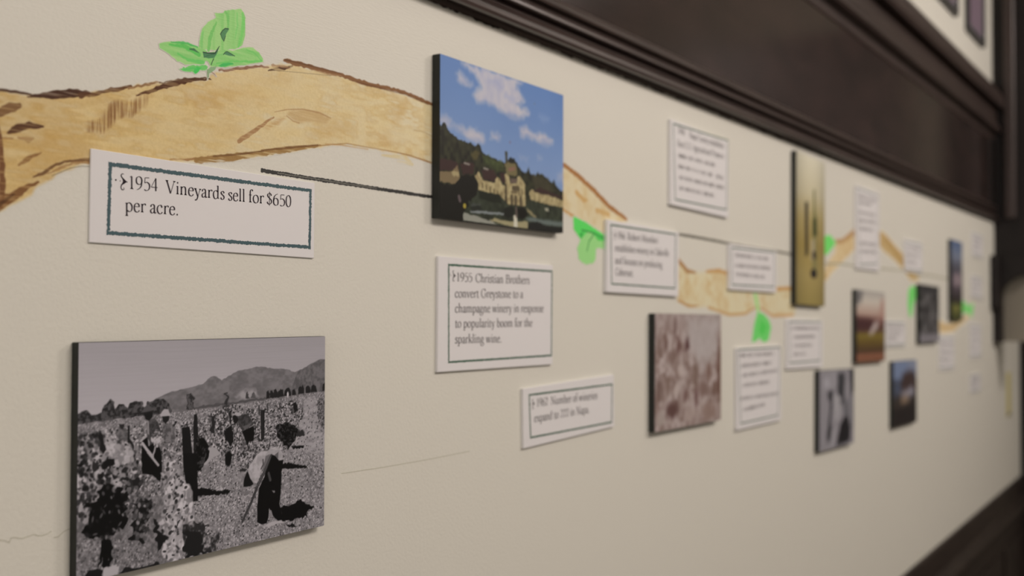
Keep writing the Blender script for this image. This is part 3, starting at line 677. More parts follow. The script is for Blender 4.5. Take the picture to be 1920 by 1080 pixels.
def leaf_far(polys, veins):
    def draw(cv, P):
        for pts, c in polys: cv.poly(P(pts), c, .0008, .005)
        for pts, w, c in veins: cv.stroke(P(pts), w * MM, c, .9)
    return draw
def leaf(box, res, label, polys, veins, e=1.0):
    layer('painted_leaf', bbox(box), res, -.00024, label, leaf_far(polys, veins), e)
leaf([(1.3884,1.8595),(1.4957,1.7891)], .001, 'bright green painted leaf hanging left of the second sharpest row of cards', [
    ([(1.3915,1.8581),(1.4294,1.852),(1.489,1.8359),(1.4971,1.8136),(1.462,1.8151),(1.4599,1.7974),(1.452,1.7908),(1.4292,1.7877),(1.407,1.7954),(1.4026,1.8123),(1.4133,1.8253),(1.3915,1.8396)], (142, 192, 116)), ([(1.3915,1.8581),(1.4294,1.852),(1.489,1.8359),(1.4958,1.8298),(1.462,1.8328),(1.4358,1.8392),(1.4133,1.8253),(1.3927,1.8397)], (84, 194, 84)),
    ([(1.4071,1.8328),(1.4229,1.8384),(1.4165,1.8255)], (60, 160, 66)), ([(1.4554,1.834),(1.4924,1.8345),(1.4944,1.8265),(1.4687,1.8267)], (72, 180, 74))],
    [([(1.4166,1.8396),(1.4521,1.8376),(1.489,1.8311)], 2.5, (50, 130, 56)), ([(1.4554,1.8365),(1.439,1.8235),(1.4325,1.809)], 2.2, (54, 130, 60))])
leaf([(2.1232,1.7525),(2.2442,1.647)], .0015, 'bright green painted leaf hanging below the branch in mid wall', [
    ([(2.1611,1.715),(2.1967,1.71),(2.2302,1.6963),(2.2417,1.681),(2.2247,1.6542),(2.1959,1.6499),(2.1697,1.6595),(2.1493,1.6544),(2.1265,1.6517),(2.1406,1.6906)], (100, 186, 92)), ([(2.1776,1.6984),(2.2155,1.6847),(2.1961,1.6649),(2.168,1.6721)], (78, 180, 74)), ([(2.1368,1.7526),(2.1551,1.7529),(2.1732,1.715),(2.1574,1.7134)], (150, 190, 110))], [], .92)
leaf([(2.6273,1.9078),(2.7168,1.8539)], .002, 'small green painted leaf just right of the bottle photo', [([(2.634,1.902),(2.6712,1.9042),(2.7175,1.8878),(2.6817,1.8713),(2.6399,1.854),(2.6128,1.8537),(2.6135,1.8906)], (104, 190, 92))], [], .9)
leaf([(3.45,1.7932),(3.5986,1.6897)], .003, 'green painted leaf beside the dark black and white far photo', [([(3.4764,1.7808),(3.5177,1.7945),(3.5734,1.7922),(3.5781,1.7625),(3.5435,1.736),(3.5201,1.6968),(3.4874,1.697),(3.467,1.7357)], (106, 184, 92))], [], .85)
leaf([(4.2477,1.7656),(4.5936,1.6783)], .004, 'small green painted leaf right of the farthest tall photo', [([(4.2668,1.762),(4.385,1.7472),(4.446,1.7315),(4.553,1.7481),(4.5158,1.687),(4.4242,1.7076),(4.3033,1.704)], (112, 186, 98))], [], .8)

# marker line and fine pencil and crack lines on the wall
def ribbon(name, pts, w, mat, label, y=-.00018, n=160, jit=.25, parent=wall):
    pts = [np.array(p) for p in pts]; L_ = [0]
    for a, b in zip(pts, pts[1:]): L_.append(L_[-1] + np.hypot(*(b - a)))
    V, Fc = [], []
    for k in range(n + 1):
        s = L_[-1] * k / n; p = np.array([np.interp(s, L_, [q[i] for q in pts]) for i in (0, 1)])
        q = np.array([np.interp(min(s + .001, L_[-1]), L_, [r[i] for r in pts]) for i in (0, 1)]) - np.array([np.interp(max(s - .001, 0), L_, [r[i] for r in pts]) for i in (0, 1)])
        q = q / np.hypot(*q); nn = np.array([-q[1], q[0]])
        V += [tuple(p + nn * w / 2 * (1 + random.uniform(-jit, jit))), tuple(p - nn * w / 2 * (1 + random.uniform(-jit, jit)))]
        if k: Fc.append((2 * k - 2, 2 * k - 1, 2 * k + 1, 2 * k))
    o = flat(name, V, Fc, y, mat, parent)
    if label: o['label'] = label
    return o
M_MARK = plain('black_marker', (44, 41, 38), 0.5, 0.35, grain=.35)
M_MARK2 = plain('marker_dry_streak', (104, 98, 88), 0.5, 0.3)
M_MARKF = plain('faded_marker', (110, 102, 90), 0.6, 0.2)
M_HAIR = plain('hairline', (160, 150, 128), 0.8, 0.1)
ribbon('marker_line', [(.7641,1.8595),(.8174,1.8586),(.8829,1.8583),(.9647,1.8577),(1.0512,1.8572)], .0040, M_MARK, 'black marker timeline line running up to the blue sky photo')
ribbon('dry_streak', [(.7869,1.859),(.8494,1.8585),(.942,1.858)], .0011, M_MARK2, None, -.00022, 120, .8)
ribbon('marker_line', [(1.7429,1.8535),(1.8052,1.8534),(1.9004,1.8518),(2.0145,1.849),(2.1398,1.8468),(2.265,1.846),(2.4097,1.8435)], .0055, M_MARKF, 'greyish marker timeline line between the middle cards and bottle photo')
ribbon('marker_line', [(2.6259,1.8316),(2.7527,1.8361),(2.9547,1.8342),(3.3196,1.8376),(3.4661,1.8405)], .005, M_HAIR, 'faint far marker line behind the tall far card')
ribbon('marker_line', [(3.5747,1.8319),(3.8143,1.8335),(4.1195,1.8265)], .006, M_HAIR, 'faint marker line left of the farthest tall photo')
M_CRACK = plain('paint_crack', (168, 158, 138), 0.8, 0.1)
ribbon('paint_crack', [(.4785,1.5416),(.4857,1.5411),(.4906,1.5391),(.4948,1.5378),(.4983,1.5358),(.4997,1.5392),(.5027,1.5391),(.509,1.537),(.5141,1.5377),(.5197,1.5385),(.5228,1.5369),(.5272,1.5362),(.5316,1.537),(.5351,1.5384)], .0007, M_CRACK, None)
ribbon('paint_crack', [(.537,1.5328),(.5415,1.5328),(.546,1.5361),(.5506,1.5374),(.5552,1.5368)], .0007, M_CRACK, None)
ribbon('pencil_line', [(.8844,1.541),(.9563,1.5392),(1.0361,1.5384),(1.1249,1.5389)], .0008, M_CRACK, None)

# ------------------------------------------------------------------ text cards
def add_card(r, t, label, border, lines, ink=M_INK, bmat=M_GREEN, bw=.0027, em=.0165, text=True, ornament=None, card=M_CARD):
    """r = (x, z, width, height, tilt) on the wall; border = 4 corners in card metres; lines = (string or None, p0, p1)"""
    cx, cz, w, h, ang = r
    root = link('timeline_card', box_mesh('timeline_card', -w / 2, w / 2, -t, 0, -h / 2, h / 2, .0004, 1), card, None, (cx, -.00015, cz), (0, -ang, 0))
    tag(root, label, 'card', 'printed timeline cards on the wall')
    def loc(p): return np.array([(p[0] - .5) * w, (.5 - p[1]) * h])
    y = -t - .00015
    if border:
        c = [loc(p) for p in border]; cen = sum(c) / 4
        V, Fc = [], []
        for k in range(4):
            a, b = c[k], c[(k + 1) % 4]; d = b - a; ln = np.hypot(*d); d = d / ln; nn = np.array([-d[1], d[0]])
            n = max(24, int(ln / .0011)); b0 = len(V)
            for i in range(n + 1):
                o_ = bw / 2 if k % 2 == 0 else -bw / 2 - .0001
                p = a - d * o_ + d * (ln + 2 * o_) * i / n
                V += [tuple(p + nn * bw / 2 * random.uniform(.62, 1.26)), tuple(p - nn * bw / 2 * random.uniform(.62, 1.26))]
                if i: Fc.append((b0 + 2 * i - 2, b0 + 2 * i - 1, b0 + 2 * i + 1, b0 + 2 * i))
        flat('printed_border', V, Fc, y, bmat, root)
    for s, p0, p1 in lines:
        p0, p1 = loc(p0), loc(p1); V, Fc = [], []
        m = ink if s else M_INK_SOFT
        if s is None: s = scribble_words(np.hypot(*(p1 - p0)) / em)
        set_line(V, Fc, s, p0, p1, em)
        flat('printed_line', V, Fc, y - .00002, m, root)
    if ornament:
        q = loc(ornament); u = em / 100; V, Fc = [], []
        def dot(x, z, r_):
            b0 = len(V); V.extend((q[0] + (x + r_ * math.cos(a * math.pi / 6)) * u, q[1] + (z + r_ * math.sin(a * math.pi / 6)) * u) for a in range(12)); Fc.append(tuple(range(b0, b0 + 12)))
        def curl(pts, hw):
            pp = smooth_pts(pts, 6); b0 = len(V); m_ = len(pp) - 1
            for i, p in enumerate(pp):
                d = pp[min(i + 1, m_)] - pp[max(i - 1, 0)]; d = d / np.hypot(*d); nn = np.array([-d[1], d[0]]); hh = hw * (.35 + .65 * math.sin(math.pi * i / m_))
                for sg in (1, -1): V.append((q[0] + (p[0] + sg * nn[0] * hh) * u, q[1] + (p[1] + sg * nn[1] * hh) * u))
                if i: Fc.append((b0 + 2 * i - 2, b0 + 2 * i - 1, b0 + 2 * i + 1, b0 + 2 * i))
        dot(-34, 3, 4.8); dot(-9, 1, 2.8); dot(31, 0, 2.8)
        curl([(12, 36), (2, 37), (-4, 28), (2, 18), (12, 8), (22, 1)], 3.2)
        curl([(22, 1), (10, -8), (0, -18), (-4, -30), (3, -41), (14, -37), (11, -28)], 2.8)
        b0 = len(V); V.extend((q[0] + x * u * 1.1, q[1] + z * u) for x, z in [(-4, 22), (6, 18), (15, 11), (28, 1), (16, -9), (7, -15), (-5, -19), (4, -6), (6, 2), (3, 12)]); Fc += [(b0, b0 + 1, b0 + 2, b0 + 8, b0 + 9), (b0 + 2, b0 + 3, b0 + 4, b0 + 8), (b0 + 4, b0 + 5, b0 + 6, b0 + 7, b0 + 8)]
        flat('printed_ornament', V, Fc, y - .00003, ink, root)
    return root
CT = .004
add_card((0.7033, 1.8153, 0.2713, 0.0799, -0.0101), .002, 'wide white card reading 1954 Vineyards sell for $650 per acre', [(.07,.14),(.976,.11),(.974,.859),(.067,.884)], [
    ('1954 ', (.138,.381), (.272,.369)), ('Vineyards', (.286,.376), (.545,.369)), ('sell', (.558,.37), (.641,.366)), ('for', (.656,.364), (.733,.359)), ('$650', (.743,.359), (.874,.359)), ('per', (.127,.631), (.21,.623)), ('acre.', (.223,.62), (.345,.617))],
    M_INK, M_TEAL, .0036, .0178, ornament=(.114,.309))
add_card((1.1889, 1.7132, 0.272, 0.1419, -0.0075), CT, 'white card reading 1955 Christian Brothers, under the blue sky photo', [(.078,.069),(.99,.062),(.986,.909),(.082,.919)], [
    ('1955', (.136,.209), (.264,.207)), ('Christian', (.289,.21), (.529,.205)), ('Brothers', (.547,.204), (.769,.201)), ('convert Greystone to a', (.126,.353), (.708,.338)), ('champagne winery in response', (.127,.485), (.908,.473)),
    ('to popularity boom for the', (.128,.618), (.798,.616)), ('sparkling wine.', (.128,.756), (.516,.762))], em=.0168, bw=.0027, ornament=(.112,.162))
add_card((1.3796, 1.5731, 0.266, 0.0818, 0.0226), CT, 'small tilted white card reading 1962 Number of wineries', [(.058,.118),(.976,.18),(.965,.902),(.067,.841)], [
    ('1962', (.127,.335), (.243,.349)), ('Number of wineries', (.274,.351), (.793,.401)), ('expand to 222 in Napa.', (.103,.593), (.698,.63))], em=.0172, ornament=(.09,.279))
add_card((1.6197, 1.8016, 0.268, 0.1136, -0.0164), .006, 'white card beginning 1966, overlapping the painted branch right of a green leaf', [(.044,.069),(.95,.042),(.943,.877),(.059,.882)], [
    ('1966', (.124,.245), (.231,.239)), ('Robert Mondavi', (.258,.24), (.681,.226)), ('establishes winery in Oakville', (.098,.423), (.846,.396)), ('and focuses on producing', (.099,.596), (.747,.585)), ('Cabernet.', (.105,.757), (.343,.757))], em=.0172, ornament=(.092,.204))
add_card((1.8551, 1.9756, 0.266, 0.1501, -0.017), .006, 'tall white card high up under the dark rail, with six text lines', [(.035,.047),(.983,-0.005),(.961,.9),(.068,.929)], [
    ('1968', (.107,.139), (.223,.133)), ('Napa County establishes', (.288,.142), (.907,.121)), ('first U.S. Agricultural Preserve', (.101,.293), (.908,.255)), (None, (.108,.422), (.742,.395)), (None, (.115,.549), (.693,.531)), (None, (.765,.528), (.89,.53)), (None, (.122,.678), (.909,.651)), (None, (.129,.803), (.733,.785))], em=.0172)
add_card((2.1257, 1.8022, 0.268, 0.0895, -0.0091), .006, 'small white card on the mottled branch above the mid-wall leaf', [(.037,.083),(.951,.039),(.943,.868),(.043,.894)], [
    (None, (.11,.265), (.801,.26)), (None, (.105,.495), (.848,.475)), (None, (.115,.688), (.713,.698))], em=.0172)
add_card((2.1566, 1.5613, 0.258, 0.1626, -0.0067), .006, 'tall white card with two paragraphs below the mid-wall green leaf', [(.028,.022),(.976,.027),(.921,.923),(.076,.925)], [
    (None, (.056,.115), (.834,.124)), (None, (.093,.243), (.769,.241)), (None, (.12,.364), (.898,.35)), (None, (.129,.485), (.705,.488)), (None, (.082,.644), (.918,.658)), (None, (.138,.786), (.61,.766))], em=.0172)
add_card((2.4553, 1.6401, 0.258, 0.112, -0.0255), .006, 'white card directly under the golden bottle photo', [(.054,.064),(.927,.032),(.911,.856),(.065,.877)], [
    (None, (.095,.216), (.872,.198)), (None, (.177,.393), (.763,.373)), (None, (.161,.566), (.673,.552)), (None, (.178,.739), (.498,.728))], em=.0172)
add_card((2.997, 1.9386, 0.235, 0.2215, 0), .006, 'tallest white card right of the bottle photo, hung against the rail', [(.051,.03),(.948,.045),(.886,.91),(.135,.949)], [
    (None, (.097,.136), (.863,.134)), (None, (.114,.212), (.617,.202)), (None, (.111,.333), (.817,.323)), (None, (.109,.432), (.856,.413)), (None, (.115,.531), (.69,.516)), (None, (.122,.707), (.85,.691)), (None, (.12,.806), (.806,.786))], em=.020)
gen = [(None, (.12, .28), (.86, .30)), (None, (.12, .50), (.80, .52)), (None, (.12, .72), (.62, .74))]
bd = [(.05, .08), (.95, .08), (.95, .92), (.05, .92)]
add_card((3.5346, 1.8861, 0.24, 0.1003, 0), CT, 'white card above the far dark black and white photo', bd, gen, em=.020, card=M_CARD_FAR)
add_card((3.3, 1.6478, 0.24, 0.0782, -0.02), CT, 'white card right of the maroon and gold far photo', bd, gen, em=.020, card=M_CARD_FAR)
add_card((4.0274, 1.5665, 0.25, 0.1233, -0.03), CT, 'white card below the far painted branch end', bd, gen, em=.020, card=M_CARD_FAR)
add_card((4.6236, 1.975, 0.23, 0.0977, -0.02), CT, 'topmost white card in the farthest column by the post', bd, gen, em=.020, card=M_CARD_FAR)
add_card((4.604, 1.8073, 0.23, 0.0907, -0.02), CT, 'second white card from the top in the farthest column', bd, gen, em=.020, card=M_CARD_FAR)
add_card((4.5697, 1.595, 0.23, 0.1359, -0.02), CT, 'third white card from the top in the farthest column', bd, gen, em=.020, card=M_CARD_FAR)
add_card((4.5592, 1.4292, 0.22, 0.0725, -0.02), CT, 'lowest small white card in the farthest column', bd, gen, em=.020, card=M_CARD_FAR)
ys = (5.3778, 1.3299, 0.1589, 0.2018, 0)
strip_o = link('yellow_strip', box_mesh('yellow_strip', -.05, .05, -.003, 0, -ys[3] / 2, ys[3] / 2, .001), M_YELLOW, None, (ys[0], -.00015, ys[1]), (0, -ys[4], 0))
tag(strip_o, 'narrow yellowed strip on the wall near the far lower end', 'strip')
link('dark_tip', box_mesh('dark_tip', -.04, .045, -.0038, -.003, -ys[3] / 2 + .004, -ys[3] / 2 + .016), M_EDGE, strip_o)

# ------------------------------------------------------------------ photo blocks
def add_block(r, t, label, res, draw, e=1.0, grp='mounted photo blocks on the timeline wall'):
    cx, cz, w, h, ang = r
    root = empty('photo_block', (cx, -.0003, cz), (0, -ang, 0))
    tag(root, label, 'photo', grp)
    link('backing_board', box_mesh('backing_board', -w / 2, w / 2, -t, 0, -h / 2, h / 2, .0006, 1), M_EDGE, root)
    cv = Canvas(w - .0006, h - .0006, res, (128, 120, 120))
    draw(cv, lambda uv: [(u * cv.wm, v * cv.hm) for u, v in uv])
    grid_object('photo_print', cv, -cv.wm / 2, cv.hm / 2, -t - .0002, M_PRINT, root, e)
    return root

def g(l, warm=True):                           # a grey of the black and white print
    return (l * 1.04, l * .975, l * .98) if warm else (l, l, l)

def leafy(cv, size, lo, hi, bias=.5, contrast=3.0, sx=None):
    sx = sx or size
    n = .42 * cv.noise(size, sx) + .34 * cv.noise(size * .5, sx * .5) + .24 * cv.noise(size * .27, sx * .27)
    k = np.clip((n - bias) * contrast * 1.05 + .5, 0, 1)
    k = k * k * (3 - 2 * k)
    out = np.zeros((cv.h, cv.w, 3)); out[:] = np.array(g(lo))
    return out * (1 - k[..., None]) + np.array(g(hi)) * k[..., None]

def vineyard(cv, P):
    v = cv.Y / cv.hm; u = cv.X / cv.wm
    sky = 134 + 14 * np.clip(v / .35, 0, 1) + 6 * (1 - u)
    cv.C[:] = 1.07 * sky[..., None] * np.array([1.03, .965, .975])
    cv.C += (cv.noise(.0008, .05)[..., None] - .5) * 4
    hill = leafy(cv, .006, 92, 112, .5, 1.6, .01)
    cv.poly(P([(.222,.299),(.263,.259),(.292,.245),(.322,.232),(.365,.224),(.445,.208),(.463,.187),(.477,.178),(.489,.173),(.502,.177),(.521,.196),(.552,.177),(.59,.155),(.629,.15),(.669,.141),(.7,.142),(.742,.154),(.779,.156),(.811,.161),(.849,.18),(.888,.163),(.933,.139),(.973,.121),(1.002,.119),(1.003,.312),(.727,.309),(.529,.332),(.264,.364)]), hill, .0004, .003)
    cv.poly(P([(.846,.227),(.862,.181),(.901,.161),(.941,.139),(.975,.121),(1.01,.12),(1.011,.301),(.819,.295)]), leafy(cv, .005, 78, 102, .5, 2), .0004, .003)
    cv.poly(P([(.583,.283),(.622,.254),(.672,.253),(.683,.282),(.632,.294)]), g(140), .002, .004, .002)
    cv.poly(P([(.398,.318),(.47,.304),(.564,.303),(.713,.296),(.724,.308),(.564,.314),(.425,.321)]), g(74), .001, .003)
    trees = leafy(cv, .003, 34, 76, .5, 3)
    cv.poly(P([(-0.006,.344),(-0.004,.297),(.012,.29),(.026,.284),(.045,.305),(.056,.304),(.078,.297),(.084,.269),(.104,.245),(.118,.263),(.122,.288),(.135,.27),(.149,.273),(.166,.293),(.176,.269),(.19,.26),(.214,.268),(.224,.299),(.236,.268),(.263,.263),(.288,.258),(.307,.272),(.316,.299),(.324,.312),(.322,.335),(.255,.33),(.183,.331),(.105,.337),(.03,.339)]), trees, .001, .003)
    cv.poly(P([(.382,.251),(.396,.244),(.407,.261),(.415,.271),(.405,.287),(.414,.32),(.379,.318),(.385,.29),(.38,.269)]), leafy(cv, .002, 40, 80, .5, 3), .0006, .002)
    cv.poly(P([(.322,.31),(.331,.295),(.339,.311),(.365,.299),(.374,.318)]), g(92), .0006, .002)
    FIELD = P([(-0.013,.339),(.03,.337),(.105,.335),(.199,.332),(.272,.329),(.348,.325),(.446,.323),(.529,.319),(.676,.312),(.861,.29),(1.009,.288),(1.014,1.321),(-0.007,1.003)])
    cv.poly(FIELD, leafy(cv, .004, 84, 124, .5, 1.6), .0003, .002)
    band = lambda lo, hi, gm: (lambda x, y, r: lo + (hi - lo) * r ** gm)
    splat(cv, P([(-0.013,.341),(.105,.337),(.272,.33),(.446,.324),(.676,.314),(1.009,.291),(1.009,.336),(.78,.36),(.446,.371),(.183,.378),(-0.013,.371)]), 2600, .0008, .0018, band(82, 168, .8), 11)
    splat(cv, P([(-0.013,.371),(.183,.373),(.446,.365),(.676,.354),(.679,.772),(-0.011,.629)]), 3600, .0014, .0036, band(50, 180, .7), 12)
    splat(cv, P([(-0.013,.371),(.183,.373),(.446,.365),(.676,.354),(.679,.772),(-0.011,.629)]), 700, .001, .0028, band(22, 60, 1), 13)
    # light specks: white tops
    for pts in [[(.716,.301),(.717,.268),(.725,.262),(.731,.275),(.731,.301)], [(.732,.301),(.734,.267),(.74,.261),(.749,.277),(.75,.301)], [(.748,.3),(.751,.264),(.759,.257),(.767,.273),(.768,.3)], [(.765,.3),(.769,.273),(.777,.266),(.783,.258),(.793,.266),(.798,.299)], [(.799,.298),(.802,.27),(.81,.26),(.819,.255),(.829,.267),(.832,.297)], [(.835,.296),(.839,.271),(.846,.265),(.855,.281),(.857,.296)],
                [(.865,.294),(.868,.26),(.876,.252),(.881,.259),(.888,.249),(.895,.266),(.896,.294)], [(.902,.292),(.904,.261),(.914,.253),(.924,.261),(.928,.291)], [(.929,.291),(.932,.258),(.942,.249),(.955,.26),(.96,.29)], [(.987,.289),(.99,.257),(.999,.243),(1.011,.24),(1.011,.289)]]:
        cv.poly(P(pts), g(31), .0005, .002)
    cv.poly(P([(.622,.294),(.624,.268),(.63,.26),(.636,.275),(.64,.296)]), g(56), .0006, .002); cv.poly(P([(.646,.295),(.652,.273),(.66,.262),(.666,.28),(.668,.296)]), g(78), .0006, .002)
    cv.blob(*P([(.816,.291)])[0], .0012, .003, g(170))
    # ground
    GROUND = P([(.896,.325),(.947,.307),(.965,.32),(.965,.416),(1.012,.433),(1.016,1.082),(.342,1.009),(.454,.578),(.481,.518),(.547,.572),(.654,.601),(.736,.558),(.853,.46),(.891,.372)])
    cv.poly(GROUND, leafy(cv, .006, 104, 128, .5, 1.6), .0015, .004)
    splat(cv, GROUND, 4200, .0010, .0028, band(98, 174, .8), 21, 1.5)
    splat(cv, GROUND, 1700, .0008, .0024, band(26, 74, 1), 22, 2.2)
    splat(cv, GROUND, 1500, .0008, .0018, band(130, 172, 1), 23, 1.4)
    PATH = P([(.899,.326),(.947,.307),(.959,.332),(.965,.439),(.983,.513),(1.001,.54),(1.001,.624),(.821,.572),(.853,.495),(.875,.44)])
    cv.poly(PATH, leafy(cv, .004, 126, 148, .5, 1.6, .01), .0012, .004)
    splat(cv, PATH, 350, .0010, .0030, band(84, 164, .6), 24, 3); splat(cv, PATH, 70, .001, .0024, band(40, 70, .6), 25, 2)
    ROWR = P([(.965,.332),(1,.311),(1.012,.361),(1.012,.499),(.995,.491),(.965,.451),(.959,.367)])
    splat(cv, ROWR, 200, .0014, .003, band(34, 130, 1), 26)
    cv.poly(P([(.417,.508),(.509,.506),(.518,.54),(.454,.583),(.418,.597)]), g(146), .0015, .004)
    # middle vines
    VINE = P([(.416,.404),(.47,.352),(.521,.331),(.564,.314),(.633,.343),(.673,.359),(.693,.35),(.735,.355),(.809,.328),(.847,.326),(.874,.346),(.897,.378),(.891,.419),(.864,.439),(.875,.481),(.842,.54),(.821,.572),(.736,.553),(.684,.556),(.664,.603),(.645,.655),(.586,.633),(.537,.56),(.495,.499),(.471,.464),(.426,.489)])
    cv.poly(VINE, leafy(cv, .006, 44, 96, .5, 2.2), .0022, .004)
    splat(cv, VINE, 2000, .0014, .0038, band(50, 174, .8), 31); splat(cv, VINE, 500, .0012, .003, band(18, 50, 1), 32); splat(cv, VINE, 700, .0010, .0024, band(118, 178, 1), 33)
    cv.poly(P([(.767,.444),(.809,.432),(.853,.449),(.875,.487),(.848,.535),(.821,.572),(.788,.526),(.762,.494)]), leafy(cv, .002, 10, 60, .6, 3), .0016, .003)
    cv.poly(P([(.841,.337),(.858,.333),(.866,.375),(.847,.39)]), g(24), .001, .003); cv.poly(P([(.532,.435),(.565,.418),(.575,.495),(.561,.515),(.537,.473)]), g(22), .001, .003)
    cv.poly(P([(.48,.359),(.494,.355),(.494,.441),(.476,.443)]), g(36), .0012, .003)
    cv.stroke(P([(.557,.352),(.559,.401)]), .0022, g(30)); cv.stroke(P([(.54,.306),(.55,.28),(.533,.26),(.546,.258)]), [.004, .0016, .0012, .0012], g(46), rough=.0006)
    for a in [[(.683,.335),(.686,.377)], [(.721,.331),(.723,.359)], [(.778,.334),(.779,.359)]]: cv.stroke(P(a), .0018, g(52))
    # soil shadows
    cv.poly(P([(.832,.556),(.875,.56),(.898,.565),(.892,.574),(.843,.572)]), g(18), .0008, .002); cv.poly(P([(.853,.495),(.892,.483),(.903,.508),(.864,.514)]), g(40), .0012, .002)
    cv.poly(P([(.786,.637),(.821,.64),(.91,.67),(.913,.681),(.854,.674),(.789,.662)]), g(14), .0008, .002)
    cv.poly(P([(.418,.686),(.455,.696),(.51,.718),(.562,.723),(.56,.739),(.482,.734),(.419,.726)]), g(16), .0010, .002)
    cv.poly(P([(.785,.851),(.823,.856),(.861,.85),(.877,.836),(.911,.867),(.948,.896),(.911,.908),(.917,.933),(.867,.927),(.834,.936),(.801,.929)]), g(12), .0014, .003)
    cv.poly(P([(.807,.947),(.845,.954),(.867,.973),(.823,.966)]), g(24), .001, .002)
    cv.blob(*P([(.552,.572)])[0], .0045, .0075, g(16), .0008)
    cv.poly(P([(.426,.479),(.453,.461),(.472,.506),(.467,.559),(.427,.615)]), g(14), .0012, .003)
    # posts
    cv.poly(P([(.41,.345),(.422,.345),(.424,.384),(.429,.458),(.429,.542),(.411,.539),(.408,.403)]), g(26), .0003)
    cv.poly(P([(.419,.457),(.447,.45),(.465,.495),(.456,.568),(.439,.607),(.416,.608)]), leafy(cv, .003, 12, 60, .6, 3), .0015, .003)
    cv.poly(P([(.402,.523),(.424,.527),(.428,.748),(.408,.749)]), g(16), .0004)
    cv.poly(P([(.363,.4),(.392,.399),(.396,.417),(.407,.549),(.408,.612),(.372,.605),(.367,.501)]), g(22), .0002)
    cv.poly(P([(.368,.518),(.404,.524),(.423,.684),(.417,.745),(.399,.695),(.377,.644)]), g(17), .0003)
    cv.poly(P([(.69,.356),(.708,.356),(.709,.419),(.708,.501),(.694,.51),(.692,.428)]), g(26), .0002); cv.stroke(P([(.699,.359),(.7,.497)]), .001, g(52), .6)
    # bending picker in the middle
    cv.poly(P([(.609,.451),(.633,.44),(.659,.43),(.664,.469),(.66,.502),(.64,.505),(.634,.529),(.624,.497)]), g(14), .0003)
    cv.poly(P([(.586,.379),(.608,.368),(.633,.368),(.651,.395),(.661,.419),(.653,.429),(.633,.44),(.611,.447),(.599,.427),(.589,.399)]), leafy(cv, .003, 42, 66, .5, 2), .0003)
    cv.poly(P([(.611,.429),(.638,.421),(.648,.412),(.641,.433),(.624,.447)]), g(84), .0005)
    cv.poly(P([(.567,.377),(.574,.364),(.586,.371),(.594,.391),(.582,.41),(.572,.402)]), g(24), .0003); cv.poly(P([(.572,.364),(.581,.354),(.608,.363),(.603,.373),(.586,.374)]), g(150), .0005)
    # three hoeing workers on the left
    cv.poly(P([(.126,.395),(.136,.375),(.159,.374),(.168,.406),(.163,.435),(.144,.429),(.132,.418)]), leafy(cv, .003, 70, 104, .5, 2), .0004)
    cv.poly(P([(.133,.355),(.143,.346),(.153,.352),(.155,.367),(.147,.381),(.139,.373)]), g(38), .0003); cv.poly(P([(.127,.354),(.135,.344),(.151,.345),(.157,.354),(.144,.356)]), g(132), .0003)
    cv.poly(P([(.165,.366),(.171,.366),(.174,.421),(.187,.453),(.188,.517),(.171,.514),(.167,.445)]), g(24), .0003)
    cv.poly(P([(.293,.388),(.299,.373),(.321,.372),(.334,.408),(.337,.46),(.323,.466),(.302,.458),(.29,.423)]), leafy(cv, .003, 70, 110, .5, 2), .0004)
    cv.poly(P([(.288,.339),(.316,.341),(.313,.36),(.302,.375),(.291,.36)]), g(30), .0002); cv.poly(P([(.282,.331),(.288,.316),(.297,.308),(.312,.311),(.316,.327),(.321,.34),(.284,.34)]), g(156), .0003)
    cv.poly(P([(.219,.433),(.236,.425),(.26,.454),(.283,.48),(.289,.519),(.291,.57),(.283,.634),(.257,.599),(.217,.582),(.214,.507)]), g(14), .0006)
    cv.poly(P([(.234,.36),(.247,.349),(.26,.343),(.277,.373),(.286,.412),(.284,.452),(.264,.447),(.248,.462),(.238,.451)]), leafy(cv, .003, 46, 74, .5, 2), .0003)
    cv.stroke(P([(.237,.355),(.239,.406),(.242,.461)]), .0018, g(128)); cv.stroke(P([(.277,.436),(.252,.448),(.238,.421)]), .003, g(64))
    cv.poly(P([(.221,.318),(.254,.314),(.254,.337),(.241,.355),(.228,.347)]), g(24), .0002)
    cv.poly(P([(.208,.318),(.218,.306),(.224,.291),(.237,.283),(.249,.292),(.254,.307),(.258,.313),(.239,.314),(.219,.32)]), g(74), .0002); cv.stroke(P([(.21,.318),(.231,.316),(.256,.312)]), .0012, g(30))
    cv.stroke(P([(.212,.439),(.231,.42)]), .002, g(150)); cv.stroke(P([(.218,.45),(.234,.48),(.255,.514)]), .0026, g(160)); cv.stroke(P([(.265,.47),(.261,.494),(.253,.516)]), .0018, g(140)); cv.stroke(P([(.238,.492),(.276,.556)]), .0022, g(150))
    cv.poly(P([(.252,.417),(.264,.394),(.285,.412),(.294,.439),(.277,.477),(.256,.463)]), leafy(cv, .004, 60, 166, .42, 3), .002, .004)
    # foreground vines, large leaves
    BIG = P([(-0.009,.395),(.031,.382),(.068,.377),(.106,.426),(.136,.431),(.168,.45),(.184,.492),(.2,.524),(.208,.575),(.169,.666),(.186,.719),(.162,.763),(.071,.76),(-0.006,.733)])
    cv.poly(BIG, leafy(cv, .010, 50, 110, .5, 2.2), .003, .006)
    splat(cv, BIG, 900, .003, .0085, band(46, 176, .75), 41, 2.2, soft=.5); splat(cv, BIG, 300, .002, .006, band(18, 56, 1), 42, 2, soft=.5)
    HL = P([(.087,.433),(.117,.425),(.152,.443),(.18,.481),(.184,.517),(.137,.533),(.091,.506),(.076,.465)])
    splat(cv, HL, 120, .003, .0075, band(96, 172, .7), 43, 1.8, soft=.5)
    cv.poly(P([(.068,.373),(.083,.384),(.091,.458),(.08,.475),(.072,.431)]), g(26), .002, .005)
